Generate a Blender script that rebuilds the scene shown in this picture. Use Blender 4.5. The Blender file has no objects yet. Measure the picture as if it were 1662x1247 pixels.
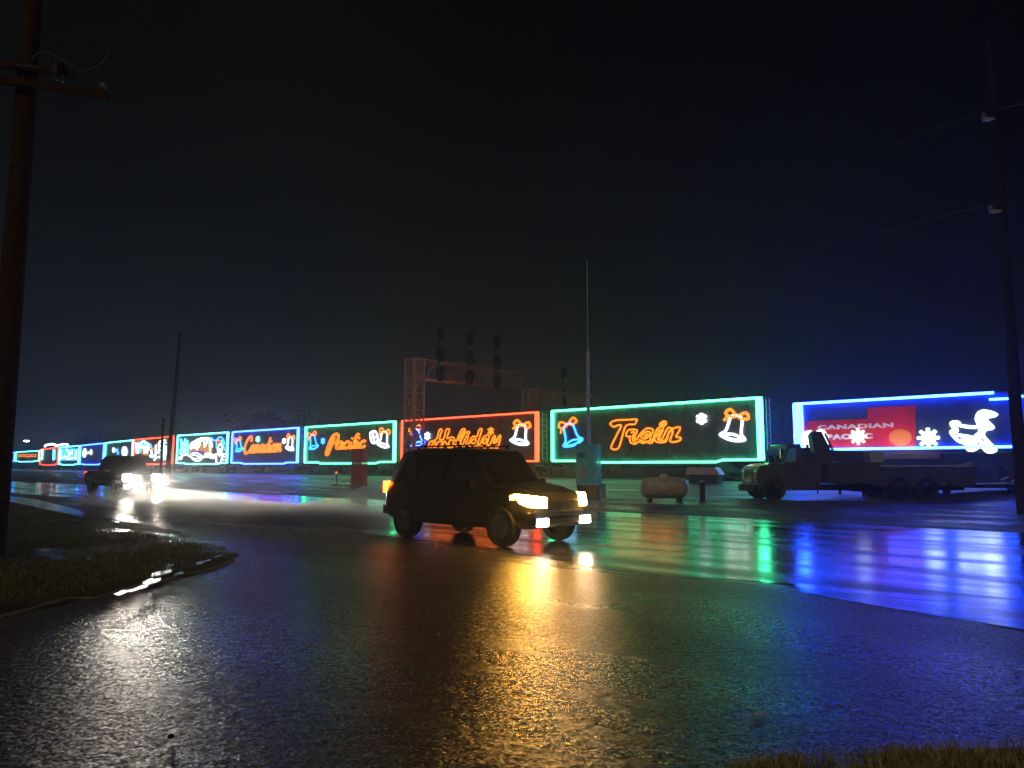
import bpy, bmesh, math, random
import numpy as np
from mathutils import Vector, Matrix
R = math.radians
random.seed(7); rng = np.random.default_rng(7)
C = bpy.context.scene
PITCH = 6.33; F = 1200.0; CZ = 1.55
# ------------------------------------------------------------------ camera
cam = bpy.data.cameras.new("camera"); camo = bpy.data.objects.new("camera", cam)
C.collection.objects.link(camo); C.camera = camo
cam.sensor_width = 36; cam.lens = 36*F/1662; cam.clip_end = 3000; cam.clip_start = .05
camo.location = (0, 0, CZ); camo.rotation_euler = (R(90+PITCH), 0, 0)
C.view_settings.view_transform = 'Standard'; C.view_settings.look = 'None'
C.view_settings.exposure = 0; C.view_settings.gamma = 1
C.cycles.use_denoising = True; C.cycles.denoiser = 'OPENIMAGEDENOISE'; C.cycles.denoising_input_passes = 'RGB_ALBEDO_NORMAL'; C.cycles.denoising_prefilter = 'ACCURATE'
C.cycles.max_bounces = 6; C.cycles.volume_bounces = 0; C.cycles.transparent_max_bounces = 8
C.cycles.diffuse_bounces = 2; C.cycles.glossy_bounces = 3
C.cycles.caustics_reflective = False; C.cycles.caustics_refractive = False
C.cycles.sample_clamp_indirect = 6
C.cycles.volume_step_rate = 4; C.cycles.volume_max_steps = 64
# ------------------------------------------------------------------ night sky
W = bpy.data.worlds.new("World"); C.world = W; W.use_nodes = True
nt = W.node_tree; nt.nodes.clear()
def wn(t, **k):
    n = nt.nodes.new(t)
    for a, b in k.items(): setattr(n, a, b)
    return n
wo = wn('ShaderNodeOutputWorld'); bg = wn('ShaderNodeBackground'); tc = wn('ShaderNodeTexCoord')
sep = wn('ShaderNodeSeparateXYZ'); nt.links.new(tc.outputs['Generated'], sep.inputs[0])
cr = wn('ShaderNodeValToRGB'); e = cr.color_ramp.elements          # overcast night: town glow low in the sky
e[0].position = 0; e[0].color = (.010, .015, .021, 1); e[1].position = 1; e[1].color = (.0010, .0010, .0009, 1)
for p, c in ((.10, (.0065, .0095, .012, 1)), (.25, (.0036, .0046, .005, 1)), (.45, (.0024, .0026, .0024, 1))):
    q = e.new(p); q.color = c
nt.links.new(sep.outputs['Z'], cr.inputs[0])
dot = wn('ShaderNodeVectorMath', operation='DOT_PRODUCT'); dot.inputs[1].default_value = (-.80, .60, 0)
nt.links.new(tc.outputs['Generated'], dot.inputs[0])
mr = wn('ShaderNodeMapRange'); mr.inputs[1].default_value = -.3; mr.inputs[2].default_value = 1.0
mr.inputs[3].default_value = .06; mr.inputs[4].default_value = 1.0
nt.links.new(dot.outputs['Value'], mr.inputs[0])
sk = wn('ShaderNodeTexNoise'); sk.inputs['Scale'].default_value = 2.2; sk.inputs['Detail'].default_value = 4
nt.links.new(tc.outputs['Generated'], sk.inputs['Vector'])
mr2 = wn('ShaderNodeMapRange'); mr2.inputs[1].default_value = .3; mr2.inputs[2].default_value = .7
mr2.inputs[3].default_value = .62; mr2.inputs[4].default_value = 1.38; nt.links.new(sk.outputs[0], mr2.inputs[0])
ml = wn('ShaderNodeMath', operation='MULTIPLY'); nt.links.new(mr.outputs[0], ml.inputs[0]); nt.links.new(mr2.outputs[0], ml.inputs[1])
nt.links.new(cr.outputs[0], bg.inputs[0]); nt.links.new(ml.outputs[0], bg.inputs[1]); nt.links.new(bg.outputs[0], wo.inputs[0])
# weak warm town light from behind the camera
sl = bpy.data.lights.new("sun", 'SUN'); sl.energy = .34; sl.angle = R(14); sl.color = (1, .78, .48)
so = bpy.data.objects.new("sun", sl); C.collection.objects.link(so); so.rotation_euler = (R(52), 0, R(-18))

# ------------------------------------------------------------------ materials
def mat(name, base=(.1,.1,.1), rough=.5, metal=0, spec=.5, coat=0, bump=0, bscale=20, var=0, vscale=6):
    m = bpy.data.materials.new(name); m.use_nodes = True; t = m.node_tree; b = t.nodes['Principled BSDF']
    b.inputs['Base Color'].default_value = (*base, 1); b.inputs['Roughness'].default_value = rough
    b.inputs['Metallic'].default_value = metal; b.inputs['Specular IOR Level'].default_value = spec
    b.inputs['Coat Weight'].default_value = coat; b.inputs['Coat Roughness'].default_value = .06
    tcn = t.nodes.new('ShaderNodeTexCoord')
    if var:
        n = t.nodes.new('ShaderNodeTexNoise'); n.inputs['Scale'].default_value = vscale; n.inputs['Detail'].default_value = 5
        t.links.new(tcn.outputs['Object'], n.inputs['Vector'])
        r = t.nodes.new('ShaderNodeValToRGB'); r.color_ramp.elements[0].position = .3; r.color_ramp.elements[1].position = .7
        r.color_ramp.elements[0].color = (*[c*(1-var) for c in base], 1); r.color_ramp.elements[1].color = (*[min(1, c*(1+var)) for c in base], 1)
        t.links.new(n.outputs[0], r.inputs[0]); t.links.new(r.outputs[0], b.inputs['Base Color'])
    if bump:
        n = t.nodes.new('ShaderNodeTexNoise'); n.inputs['Scale'].default_value = bscale; n.inputs['Detail'].default_value = 4
        t.links.new(tcn.outputs['Object'], n.inputs['Vector'])
        bn = t.nodes.new('ShaderNodeBump'); bn.inputs['Strength'].default_value = bump; bn.inputs['Distance'].default_value = .02
        t.links.new(n.outputs[0], bn.inputs['Height']); t.links.new(bn.outputs[0], b.inputs['Normal'])
    return m
def emit(name, col, s, light=True):
    m = bpy.data.materials.new(name); m.use_nodes = True; t = m.node_tree; t.nodes.clear()
    o = t.nodes.new('ShaderNodeOutputMaterial'); x = t.nodes.new('ShaderNodeEmission')
    x.inputs[0].default_value = (*col, 1); x.inputs[1].default_value = s; t.links.new(x.outputs[0], o.inputs[0])
    if not light: m.cycles.emission_sampling = 'NONE'
    return m
NG = 1.0
M = dict(
    neon_green=emit('neon_green', (.05, 1, .38), 14), neon_blue=emit('neon_blue', (.016, .060, 1), 34),
    neon_stage=emit('neon_stage', (.012, .060, 1), 62), neon_teal=emit('neon_teal', (.10, .85, .8), 9), neon_red=emit('neon_red', (1, .055, .018), 7),
    neon_orange=emit('neon_orange', (1, .21, .010), 2.4), neon_white=emit('neon_white', (.75, .9, 1), 3.2),
    neon_azure=emit('neon_azure', (.02, .22, 1), 6), neon_gold=emit('neon_gold', (1, .42, .03), .75, False),
    neon_violet=emit('neon_violet', (.35, .05, .9), .5, False), neon_bright=emit('neon_bright', (.72, .9, 1), 4.5),
    neon_crimson=emit('neon_crimson', (1, .02, .04), 1.1, False),
    car=mat('car_paint', (.10, .085, .09), .45, 0, .5, .2, .15, 3, .35, 2),
    car_red=mat('red_car_paint', (.62, .02, .02), .4, 0, .5, .3, 0, 3, .2, 2),
    car_blue=mat('blue_car_paint', (.03, .05, .12), .4, 0, .5, .3, 0, 3, .2, 2),
    iron=mat('iron', (.03, .028, .026), .6, .3, .5, 0, .3, 30, .4, 5),
    redlit_steel=mat('red_lit_gantry_steel', (.55, .30, .25), .5, 0, .5, 0, .1, 20, .25, 8), galv=mat('galvanised_steel', (.5, .48, .46), .45, .2, .5, 0, .1, 20, .25, 8),  # gantry steel tinted red: neon light put into its base colour
    black=mat('black_metal', (.003, .003, .003), .7, 0, .2), tyre=mat('tyre_rubber', (.012, .012, .012), .75, 0, .4, 0, .3, 60),
    rim=mat('rim_alloy', (.18, .18, .18), .35, .8), chrome=mat('chrome', (.6, .6, .6), .12, 1),
    suv=mat('suv_paint', (.005, .005, .006), .3, .1, .4, .5), pick=mat('pickup_paint', (.035, .036, .038), .25, .3, .5, 1),
    glass=mat('tinted_glass', (.004, .005, .006), .05, 0, .8), trk=mat('truck_paint', (.07, .08, .07), .3, 0, .5, .4, 0, 9, .3, 3),
    wood=mat('pole_wood', (.055, .020, .014), .8, 0, .3, 0, .9, 14, .5, 9), wire=mat('wire', (.07, .07, .065), .6),
    porc=mat('porcelain', (.35, .34, .33), .25), tank=mat('tank_paint', (.42, .41, .38), .4, 0, .5, .2, .1, 9, .25, 3),
    cab=mat('cabinet_paint', (.38, .46, .46), .3, 0, .5, .4, .05, 5, .12, 3), blu=mat('blue_box_paint', (.06, .14, .4), .4),
    red=mat('red_panel_paint', (.5, .02, .02), .5, 0, .5, 0, .1, 8, .2, 3), pale=mat('pale_sheet', (.55, .40, .42), .6, 0, .4, 0, .1, 8, .2, 3),
    white=mat('white_paint', (.7, .7, .68), .5), letter=mat('white_lettering', (.75, .72, .7), .5), gold=mat('emblem_glow_paint', (.75, .28, .04), .4),
    conc=mat('concrete', (.22, .21, .2), .7, 0, .4, 0, .5, 30, .3, 5), leaf=mat('dark_foliage', (.010, .012, .008), .9, 0, .1),
    bark=mat('bark', (.05, .035, .025), .9), wood2=mat('dark_pole_wood', (.022, .018, .017), .85, 0, .2, 0, .9, 14, .4, 9), tar=mat('tar_seal', (.012, .012, .012), .18, 0, .5),
)
def milky(name, col, tr):
    m = bpy.data.materials.new(name); m.use_nodes = True; t = m.node_tree; b = t.nodes['Principled BSDF']; b.inputs['Base Color'].default_value = (*col, 1); b.inputs['Roughness'].default_value = .2
    o = t.nodes['Material Output']; tl = t.nodes.new('ShaderNodeBsdfTranslucent'); tl.inputs[0].default_value = (*col, 1); tp = t.nodes.new('ShaderNodeBsdfTransparent'); tp.inputs[0].default_value = (.8, .8, .8, 1)
    a = t.nodes.new('ShaderNodeMixShader'); a.inputs[0].default_value = .6; c = t.nodes.new('ShaderNodeMixShader'); c.inputs[0].default_value = tr
    t.links.new(b.outputs[0], a.inputs[1]); t.links.new(tl.outputs[0], a.inputs[2]); t.links.new(a.outputs[0], c.inputs[1]); t.links.new(tp.outputs[0], c.inputs[2]); t.links.new(c.outputs[0], o.inputs['Surface']); return m
M['milk'] = milky('milky_panel', (.35, .95, .85), .25); M['redmilk'] = milky('red_panel', (.75, .03, .05), .35)
# ------------------------------------------------------------------ mesh helpers
class MB:
    def __init__(s): s.v = []; s.f = []
    def add(s, vs, fs):
        k = len(s.v); s.v += [tuple(map(float, p)) for p in vs]; s.f += [tuple(i+k for i in f) for f in fs]; return s
    def box(s, c, d, rz=0, ry=0, rx=0, bev=0):
        x, y, z = d[0]/2, d[1]/2, d[2]/2; m = Matrix.Rotation(rz, 3, 'Z') @ Matrix.Rotation(ry, 3, 'Y') @ Matrix.Rotation(rx, 3, 'X')
        if not bev:
            vs = [Vector(c) + m @ Vector(p) for p in ((-x,-y,-z),(x,-y,-z),(x,y,-z),(-x,y,-z),(-x,-y,z),(x,-y,z),(x,y,z),(-x,y,z))]
            return s.add(vs, [(3,2,1,0),(4,5,6,7),(0,1,5,4),(1,2,6,5),(2,3,7,6),(3,0,4,7)])
        bm = bmesh.new(); bmesh.ops.create_cube(bm, size=1); bmesh.ops.scale(bm, vec=d, verts=bm.verts)
        bmesh.ops.bevel(bm, geom=bm.edges[:], offset=bev, segments=2, affect='EDGES', profile=.6)
        bm.verts.ensure_lookup_table()
        s.add([Vector(c) + m @ v.co for v in bm.verts], [[v.index for v in f.verts] for f in bm.faces]); bm.free(); return s
    def tube(s, pts, r, n=6, closed=False, cap=True):
        P = [Vector(p) for p in pts]; N = len(P); k = len(s.v)
        if N < 2: return s
        up = None
        for i, p in enumerate(P):
            if closed: t = P[(i+1) % N] - P[i-1]
            else: t = P[min(i+1, N-1)] - P[max(i-1, 0)]
            if t.length < 1e-9: t = Vector((1,0,0))
            t.normalize()
            if up is None:
                up = Vector((0,1,0)) if abs(t.y) < .9 else Vector((0,0,1))
            a = up - t*up.dot(t)
            if a.length < 1e-4: a = t.orthogonal()
            a.normalize(); up = a; b = t.cross(a); rr = r[i] if isinstance(r, (list, tuple)) else r
            for j in range(n):
                w = 2*math.pi*j/n; s.v.append(tuple(p + (a*math.cos(w) + b*math.sin(w))*rr))
        for i in range(N if closed else N-1):
            for j in range(n):
                A = k+i*n; B = k+((i+1) % N)*n; s.f.append((A+j, A+(j+1) % n, B+(j+1) % n, B+j))
        if cap and not closed:
            s.f.append(tuple(k+j for j in reversed(range(n)))); s.f.append(tuple(k+(N-1)*n+j for j in range(n)))
        return s
    def cyl(s, a, b, r, n=16, r2=None): return s.tube([a, b], [r, r if r2 is None else r2], n)
    def poly(s, pts, y0, y1):                       # outline in (x,z) extruded from y0 to y1
        n = len(pts); vs = [(x, y0, z) for x, z in pts] + [(x, y1, z) for x, z in pts]
        fs = [tuple(range(n)), tuple(reversed(range(n, 2*n)))] + [(i, i+n, (i+1) % n+n, (i+1) % n) for i in range(n)]
        return s.add(vs, fs)
    def lathe(s, prof, c, axis='z', n=24):
        k = len(s.v)
        for r, h in prof:
            for j in range(n):
                w = 2*math.pi*j/n; p = (r*math.cos(w), r*math.sin(w), h)
                if axis == 'x': p = (p[2], p[0], p[1])
                if axis == 'y': p = (p[0], p[2], p[1])
                s.v.append((c[0]+p[0], c[1]+p[1], c[2]+p[2]))
        for i in range(len(prof)-1):
            for j in range(n): s.f.append((k+i*n+j, k+i*n+(j+1) % n, k+(i+1)*n+(j+1) % n, k+(i+1)*n+j))
        s.f.append(tuple(k+j for j in reversed(range(n)))); s.f.append(tuple(k+(len(prof)-1)*n+j for j in range(n)))
        return s
    def build(s, name, m, parent=None, smooth=False, kind=None):
        me = bpy.data.meshes.new(name); me.from_pydata(s.v, [], s.f); me.update()
        bm = bmesh.new(); bm.from_mesh(me); bmesh.ops.recalc_face_normals(bm, faces=bm.faces); bm.to_mesh(me); bm.free()
        if smooth:
            me.polygons.foreach_set('use_smooth', [True]*len(me.polygons))
            try: me.set_sharp_from_angle(angle=R(38))
            except Exception: pass
        o = bpy.data.objects.new(name, me); C.collection.objects.link(o); me.materials.append(m)
        if parent: o.parent = parent
        if kind: o['kind'] = kind
        return o
def tag(o, label=None, cat=None, group=None, kind=None):
    for k, v in (('label', label), ('category', cat), ('group', group), ('kind', kind)):
        if v: o[k] = v
    return o
def empty(name, loc, rz=0, label=None, cat=None, group=None):
    o = bpy.data.objects.new(name, None); C.collection.objects.link(o); o.location = loc; o.rotation_euler.z = rz
    o.empty_display_size = .2
    return tag(o, label, cat, group)
def copy_tree(o, parent=None):
    c = o.copy(); C.collection.objects.link(c); c.parent = parent
    for ch in list(o.children): copy_tree(ch, c)
    return c
def smooth_path(p, closed=False, k=4):
    N = len(p); out = []
    g = (lambda i: p[i % N]) if closed else (lambda i: p[max(0, min(N-1, i))])
    for i in range(N if closed else N-1):
        a, b, c, d = (np.array(g(i+j), float) for j in (-1, 0, 1, 2))
        for q in range(k):
            t = q/k; out.append(tuple(.5*((2*b)+(-a+c)*t+(2*a-5*b+4*c-d)*t*t+(-a+3*b-3*c+d)*t**3)))
    if not closed: out.append(tuple(p[-1]))
    return out
cp, sp_ = math.cos(R(PITCH)), math.sin(R(PITCH))
def ray(px, py):
    cx = (px-831)/F; cz = (623.5-py)/F
    return Vector((cx, cp-cz*sp_, sp_+cz*cp))
def at(px, py, z=0.0):
    d = ray(px, py); t = (z-CZ)/d.z; return Vector((d.x*t, d.y*t, z))
def atY(px, Y, py=757):
    d = ray(px, py); t = Y/d.y; return Vector((d.x*t, Y, CZ+d.z*t))
# ------------------------------------------------------------------ ground, road, lot
RX, RN = Vector((.7325, -.681)), Vector((.681, .7325))         # along the tracks / across them
def nz(n):
    pts = [(-999,-.03),(21.2,-.03),(22.6,-.10),(24.5,.02),(28,.09),(34,.12),(38,.45),(40,.55),(60,.55),(90,.3),(9999,.3)]
    for (a, za), (b, zb) in zip(pts, pts[1:]):
        if a <= n <= b: t = (n-a)/(b-a); return za+(zb-za)*t
    return 0
def gz(x, y): return nz(x*RN.x+y*RN.y)
ns = [-80,-40,-20,-10,0,6,12,18,21.2,21.9,22.6,23.5,24.5,26,28,31,34,36,38,39,40,42,44,48,52,60,75,90,130,200,350,700,1200]
ss = [-1300,-900,-600,-400,-300,-240,-200]+list(range(-180,81,4))+[100,140,200,300,500]
v = []
for n in ns:
    for s_ in ss:
        p = RX*s_+RN*n; j = 0 if n < 22 or n > 100 else random.uniform(-.03, .03)
        v.append((p.x, p.y, nz(n)+j))
k = len(ss); f = [(i*k+j, i*k+j+1, (i+1)*k+j+1, (i+1)*k+j) for i in range(len(ns)-1) for j in range(k-1)]
def nodes(m): m.use_nodes = True; return m.node_tree, m.node_tree.nodes['Principled BSDF']
def N_(t, kind, **kw):
    n = t.nodes.new(kind)
    for a, b in kw.items():
        if a.startswith('i_'): n.inputs[int(a[2:])].default_value = b
        else: setattr(n, a, b)
    return n
def ramp(t, src, pts):
    r = t.nodes.new('ShaderNodeValToRGB'); el = r.color_ramp.elements
    while len(el) > 1: el.remove(el[0])
    for i, (p, c) in enumerate(pts):
        q = el[0] if i == 0 else el.new(p); q.position = p; q.color = (*c, 1) if isinstance(c, tuple) else (c, c, c, 1)
    t.links.new(src, r.inputs[0]); return r.outputs[0]
def rotcoord(t, sx, sy, sz=1):
    tc_ = N_(t, 'ShaderNodeTexCoord'); mp = N_(t, 'ShaderNodeMapping'); mp.inputs['Rotation'].default_value = (0, 0, R(42.9))
    mp2 = N_(t, 'ShaderNodeMapping'); mp2.inputs['Scale'].default_value = (sx, sy, sz)
    t.links.new(tc_.outputs['Object'], mp.inputs[0]); t.links.new(mp.outputs[0], mp2.inputs[0]); return mp2.outputs[0], tc_.outputs['Object']
def gravel():
    m = bpy.data.materials.new('gravel_ground'); t, b = nodes(m); rc, oc = rotcoord(t, .25, 1)
    n = N_(t, 'ShaderNodeTexNoise'); n.inputs['Scale'].default_value = .9; n.inputs['Detail'].default_value = 6; t.links.new(rc, n.inputs['Vector'])
    t.links.new(ramp(t, n.outputs[0], [(.3, (.045, .038, .028)), (.5, (.09, .08, .065)), (.7, (.14, .12, .10))]), b.inputs['Base Color'])
    t.links.new(ramp(t, n.outputs[0], [(.35, .22), (.6, .6)]), b.inputs['Roughness'])
    vz = N_(t, 'ShaderNodeTexNoise'); vz.inputs['Scale'].default_value = 9; vz.inputs['Detail'].default_value = 7; vz.inputs['Roughness'].default_value = .75
    t.links.new(oc, vz.inputs['Vector']); bn = N_(t, 'ShaderNodeBump'); bn.inputs['Strength'].default_value = 1; bn.inputs['Distance'].default_value = .12
    t.links.new(vz.outputs[0], bn.inputs['Height']); t.links.new(bn.outputs[0], b.inputs['Normal']); return m
g = MB().add(v, f).build('ground', gravel(), smooth=True, kind='structure')
def lot_mat():
    m = bpy.data.materials.new('coarse_wet_asphalt'); t, b = nodes(m); rc, oc = rotcoord(t, .35, 1)
    big = N_(t, 'ShaderNodeTexNoise'); big.inputs['Scale'].default_value = .45; big.inputs['Detail'].default_value = 5; t.links.new(rc, big.inputs['Vector'])
    st = N_(t, 'ShaderNodeTexVoronoi'); st.inputs['Scale'].default_value = 58; t.links.new(oc, st.inputs['Vector'])       # the stones
    grit = N_(t, 'ShaderNodeTexNoise'); grit.inputs['Scale'].default_value = 30; grit.inputs['Detail'].default_value = 5; grit.inputs['Roughness'].default_value = .7; t.links.new(oc, grit.inputs['Vector'])
    sp = N_(t, 'ShaderNodeSeparateColor'); t.links.new(st.outputs['Color'], sp.inputs[0])
    t.links.new(ramp(t, sp.outputs[2], [(.1, (.03, .029, .027)), (.6, (.085, .08, .072)), (.93, (.13, .12, .105)), (.97, (.35, .33, .3))]), b.inputs['Base Color'])
    t.links.new(ramp(t, big.outputs[0], [(.34, .22), (.66, .38)]), b.inputs['Roughness']); b.inputs['Specular IOR Level'].default_value = .23
    b1 = N_(t, 'ShaderNodeBump'); b1.inputs['Strength'].default_value = .7; b1.inputs['Distance'].default_value = .008
    t.links.new(grit.outputs[0], b1.inputs['Height'])
    mid = N_(t, 'ShaderNodeTexNoise'); mid.inputs['Scale'].default_value = 11; mid.inputs['Detail'].default_value = 3; t.links.new(oc, mid.inputs['Vector'])
    b0 = N_(t, 'ShaderNodeBump'); b0.inputs['Strength'].default_value = .6; b0.inputs['Distance'].default_value = .018; t.links.new(mid.outputs[0], b0.inputs['Height']); t.links.new(b0.outputs[0], b1.inputs['Normal'])
    # every stone's face leans its own way
    sb = N_(t, 'ShaderNodeVectorMath', operation='SUBTRACT'); t.links.new(st.outputs['Color'], sb.inputs[0]); sb.inputs[1].default_value = (.5, .5, .5)
    sc = N_(t, 'ShaderNodeVectorMath', operation='MULTIPLY'); t.links.new(sb.outputs[0], sc.inputs[0]); sc.inputs[1].default_value = (.28, .28, 0)
    ad = N_(t, 'ShaderNodeVectorMath', operation='ADD'); t.links.new(sc.outputs[0], ad.inputs[0]); t.links.new(b1.outputs[0], ad.inputs[1])
    no = N_(t, 'ShaderNodeVectorMath', operation='NORMALIZE'); t.links.new(ad.outputs[0], no.inputs[0]); t.links.new(no.outputs[0], b.inputs['Normal']); return m
def road_mat():
    m = bpy.data.materials.new('smooth_wet_asphalt'); t, b = nodes(m); rc, oc = rotcoord(t, .16, 1)
    big = N_(t, 'ShaderNodeTexNoise'); big.inputs['Scale'].default_value = 1.3; big.inputs['Detail'].default_value = 5; big.inputs['Distortion'].default_value = .4; t.links.new(rc, big.inputs['Vector'])
    rip = N_(t, 'ShaderNodeTexNoise'); rip.inputs['Scale'].default_value = 5; rip.inputs['Detail'].default_value = 5; t.links.new(rc, rip.inputs['Vector'])
    gr = N_(t, 'ShaderNodeTexNoise'); gr.inputs['Scale'].default_value = 40; gr.inputs['Detail'].default_value = 4; t.links.new(oc, gr.inputs['Vector'])
    t.links.new(ramp(t, gr.outputs[0], [(.35, (.022, .022, .022)), (.65, (.06, .058, .055))]), b.inputs['Base Color'])
    t.links.new(ramp(t, big.outputs[0], [(.38, .10), (.50, .17), (.62, .27)]), b.inputs['Roughness'])
    b1 = N_(t, 'ShaderNodeBump'); b1.inputs['Strength'].default_value = .5; b1.inputs['Distance'].default_value = .010
    t.links.new(rip.outputs[0], b1.inputs['Height'])
    b2 = N_(t, 'ShaderNodeBump'); b2.inputs['Strength'].default_value = .25; b2.inputs['Distance'].default_value = .003
    t.links.new(gr.outputs[0], b2.inputs['Height']); t.links.new(b1.outputs[0], b2.inputs['Normal']); t.links.new(b2.outputs[0], b.inputs['Normal']); return m
M['lot'] = lot_mat(); M['road'] = road_mat()
def sheet(name, pts, z, m):
    return MB().add([(x, y, z) for x, y in pts], [tuple(range(len(pts)))]).build(name, m, kind='structure')
def sn(s_, n): p = RX*s_+RN*n; return (p.x, p.y)
# coarse lot in the foreground and the shoulder of the road (one sheet under the smooth lanes)
sheet('parking_lot', [sn(-220, 15), sn(-60, 13.5), sn(-20, 13), sn(60, 13), sn(60, -60), sn(-60, -60), sn(-220, -60)], -.006, M['lot'])
near = [at(298, 822), at(450, 845), at(515, 855), at(615, 868), at(700, 878), at(780, 887), at(870, 903), at(971, 922), at(1100, 934), at(1262, 947), at(1310, 962), at(1480, 992), at(1662, 1022), at(1900, 1080)]
near = smooth_path([(p.x, p.y) for p in near], k=5)
near = [(x+random.uniform(-.05, .05), y+random.uniform(-.06, .06)) for x, y in near]
far_ = [sn(-220, 21.2)]+[sn(s_, 20.9+random.uniform(-.12, .12)) for s_ in range(-120, 60, 3)]
sheet('road', [sn(-220, 12.6), sn(-60, 11.3)]+near+[sn(60, 0)]+[sn(60, 21.0)]+far_[::-1], .0, M['road'])
# crack seals
def crack(pxs, w, name='crack_seal', m=None):
    P = smooth_path([tuple(at(*p))[:2] for p in pxs], k=5); vs = []; fs = []
    for i, p in enumerate(P):
        a = np.array(P[min(i+1, len(P)-1)])-np.array(P[max(i-1, 0)]); a = np.array((-a[1], a[0]))/np.linalg.norm(a)
        ww = w*random.uniform(.4, 1.1); j = random.uniform(-.4, .4)*w
        vs += [(p[0]+a[0]*(ww+j), p[1]+a[1]*(ww+j), .004), (p[0]-a[0]*(ww-j), p[1]-a[1]*(ww-j), .004)]
        if i: fs.append((2*i-2, 2*i-1, 2*i+1, 2*i))
    MB().add(vs, fs).build(name, m or M['tar'], kind='structure')
for q in ([(700, 905), (830, 912), (971, 926), (1100, 936), (1262, 949)], [(1290, 953), (1340, 968), (1480, 993), (1662, 1022)],
          [(975, 868), (1040, 862), (1100, 857)], [(1170, 868), (1195, 877), (1240, 872), (1260, 864)], [(1000, 905), (1060, 902), (1150, 885)],
          [(1395, 878), (1420, 885), (1480, 897)], [(1380, 962), (1480, 972), (1662, 984)], [(630, 905), (700, 897), (708, 880)]): crack(q, .022)
for q in ([(520, 1010), (600, 1018), (690, 1012), (760, 1024)], [(1010, 1045), (1120, 1060), (1260, 1058), (1400, 1085)], [(300, 1120), (380, 1135), (470, 1128)]): crack(q, .006)
# grass verge (left island) with a raised earth body
def grass_ground(name='soil'):
    m = bpy.data.materials.new(name); t, b = nodes(m); rc, oc = rotcoord(t, .5, 1)
    n = N_(t, 'ShaderNodeTexNoise'); n.inputs['Scale'].default_value = .8; n.inputs['Detail'].default_value = 6; t.links.new(rc, n.inputs['Vector'])
    t.links.new(ramp(t, n.outputs[0], [(.35, (.05, .032, .016)), (.5, (.045, .045, .012)), (.65, (.05, .075, .012))]), b.inputs['Base Color'])
    t.links.new(ramp(t, n.outputs[0], [(.38, .22), (.5, .8)]), b.inputs['Roughness'])
    w = N_(t, 'ShaderNodeTexNoise'); w.inputs['Scale'].default_value = 14; w.inputs['Detail'].default_value = 6; t.links.new(oc, w.inputs['Vector'])
    bn = N_(t, 'ShaderNodeBump'); bn.inputs['Distance'].default_value = .06; bn.inputs['Strength'].default_value = .8
    t.links.new(w.outputs[0], bn.inputs['Height']); t.links.new(bn.outputs[0], b.inputs['Normal']); return m
M['soil'] = grass_ground()
edge_road = [(387, 896), (350, 882), (310, 868), (271, 857), (187, 842), (108, 826), (0, 800)]
edge_lot = [(-260, 1040), (-120, 1016), (0, 1000), (60, 985), (108, 972), (160, 969), (203, 955), (245, 948), (271, 940), (310, 931), (352, 921), (380, 908), (395, 899)]
isl = [tuple(at(*p))[:2] for p in edge_lot]+[tuple(at(*p))[:2] for p in edge_road]+[(-75, 96), (-160, 150), (-160, 40), (-60, 0), (-20, 4)]
isl = smooth_path(isl[:-5], False, 5)+isl[-5:]
isl = [(x+random.gauss(0, .035), y+random.gauss(0, .05)) if i < len(isl)-5 else (x, y) for i, (x, y) in enumerate(isl)]
isl_np = np.array(isl)
def inside(P, poly):
    x, y = P[:, 0], P[:, 1]; c = np.zeros(len(P), bool); j = len(poly)-1
    for i in range(len(poly)):
        xi, yi = poly[i]; xj, yj = poly[j]
        c ^= ((yi > y) != (yj > y)) & (x < (xj-xi)*(y-yi)/(yj-yi+1e-12)+xi); j = i
    return c
def distp(P, poly):
    d = np.full(len(P), 1e9)
    for i in range(len(poly)):
        a = np.array(poly[i]); b = np.array(poly[(i+1) % len(poly)]); ab = b-a
        t = np.clip(((P-a) @ ab)/(ab @ ab+1e-12), 0, 1); d = np.minimum(d, np.linalg.norm(P-(a+t[:, None]*ab), axis=1))
    return d
def isl_h(P):
    d = distp(P, isl_np); return np.clip(d/.18, 0, 1)*.03+np.clip(d/2.5, 0, 1)*.035+(.015*np.sin(P[:, 0]*1.7)*np.sin(P[:, 1]*1.3+1))*np.clip(d, 0, 1)
bm = bmesh.new(); vv = [bm.verts.new((x, y, -.02)) for x, y in isl]; bm.faces.new(vv)
bmesh.ops.triangulate(bm, faces=bm.faces[:])
for _ in range(7):
    es = [e_ for e_ in bm.edges if e_.calc_length() > max(.35, ((e_.verts[0].co+e_.verts[1].co)/2).length*.05)]
    if not es: break
    bmesh.ops.subdivide_edges(bm, edges=es, cuts=1); bmesh.ops.triangulate(bm, faces=[f_ for f_ in bm.faces if len(f_.verts) > 3])
P = np.array([v_.co[:2] for v_ in bm.verts]); H = isl_h(P)
for v_, h in zip(bm.verts, H): v_.co.z = h-.012
me = bpy.data.meshes.new('grass_verge'); bm.to_mesh(me); bm.free(); me.materials.append(M['soil'])
me.polygons.foreach_set('use_smooth', [True]*len(me.polygons))
o = bpy.data.objects.new('grass_verge', me); C.collection.objects.link(o); o['kind'] = 'structure'
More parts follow.
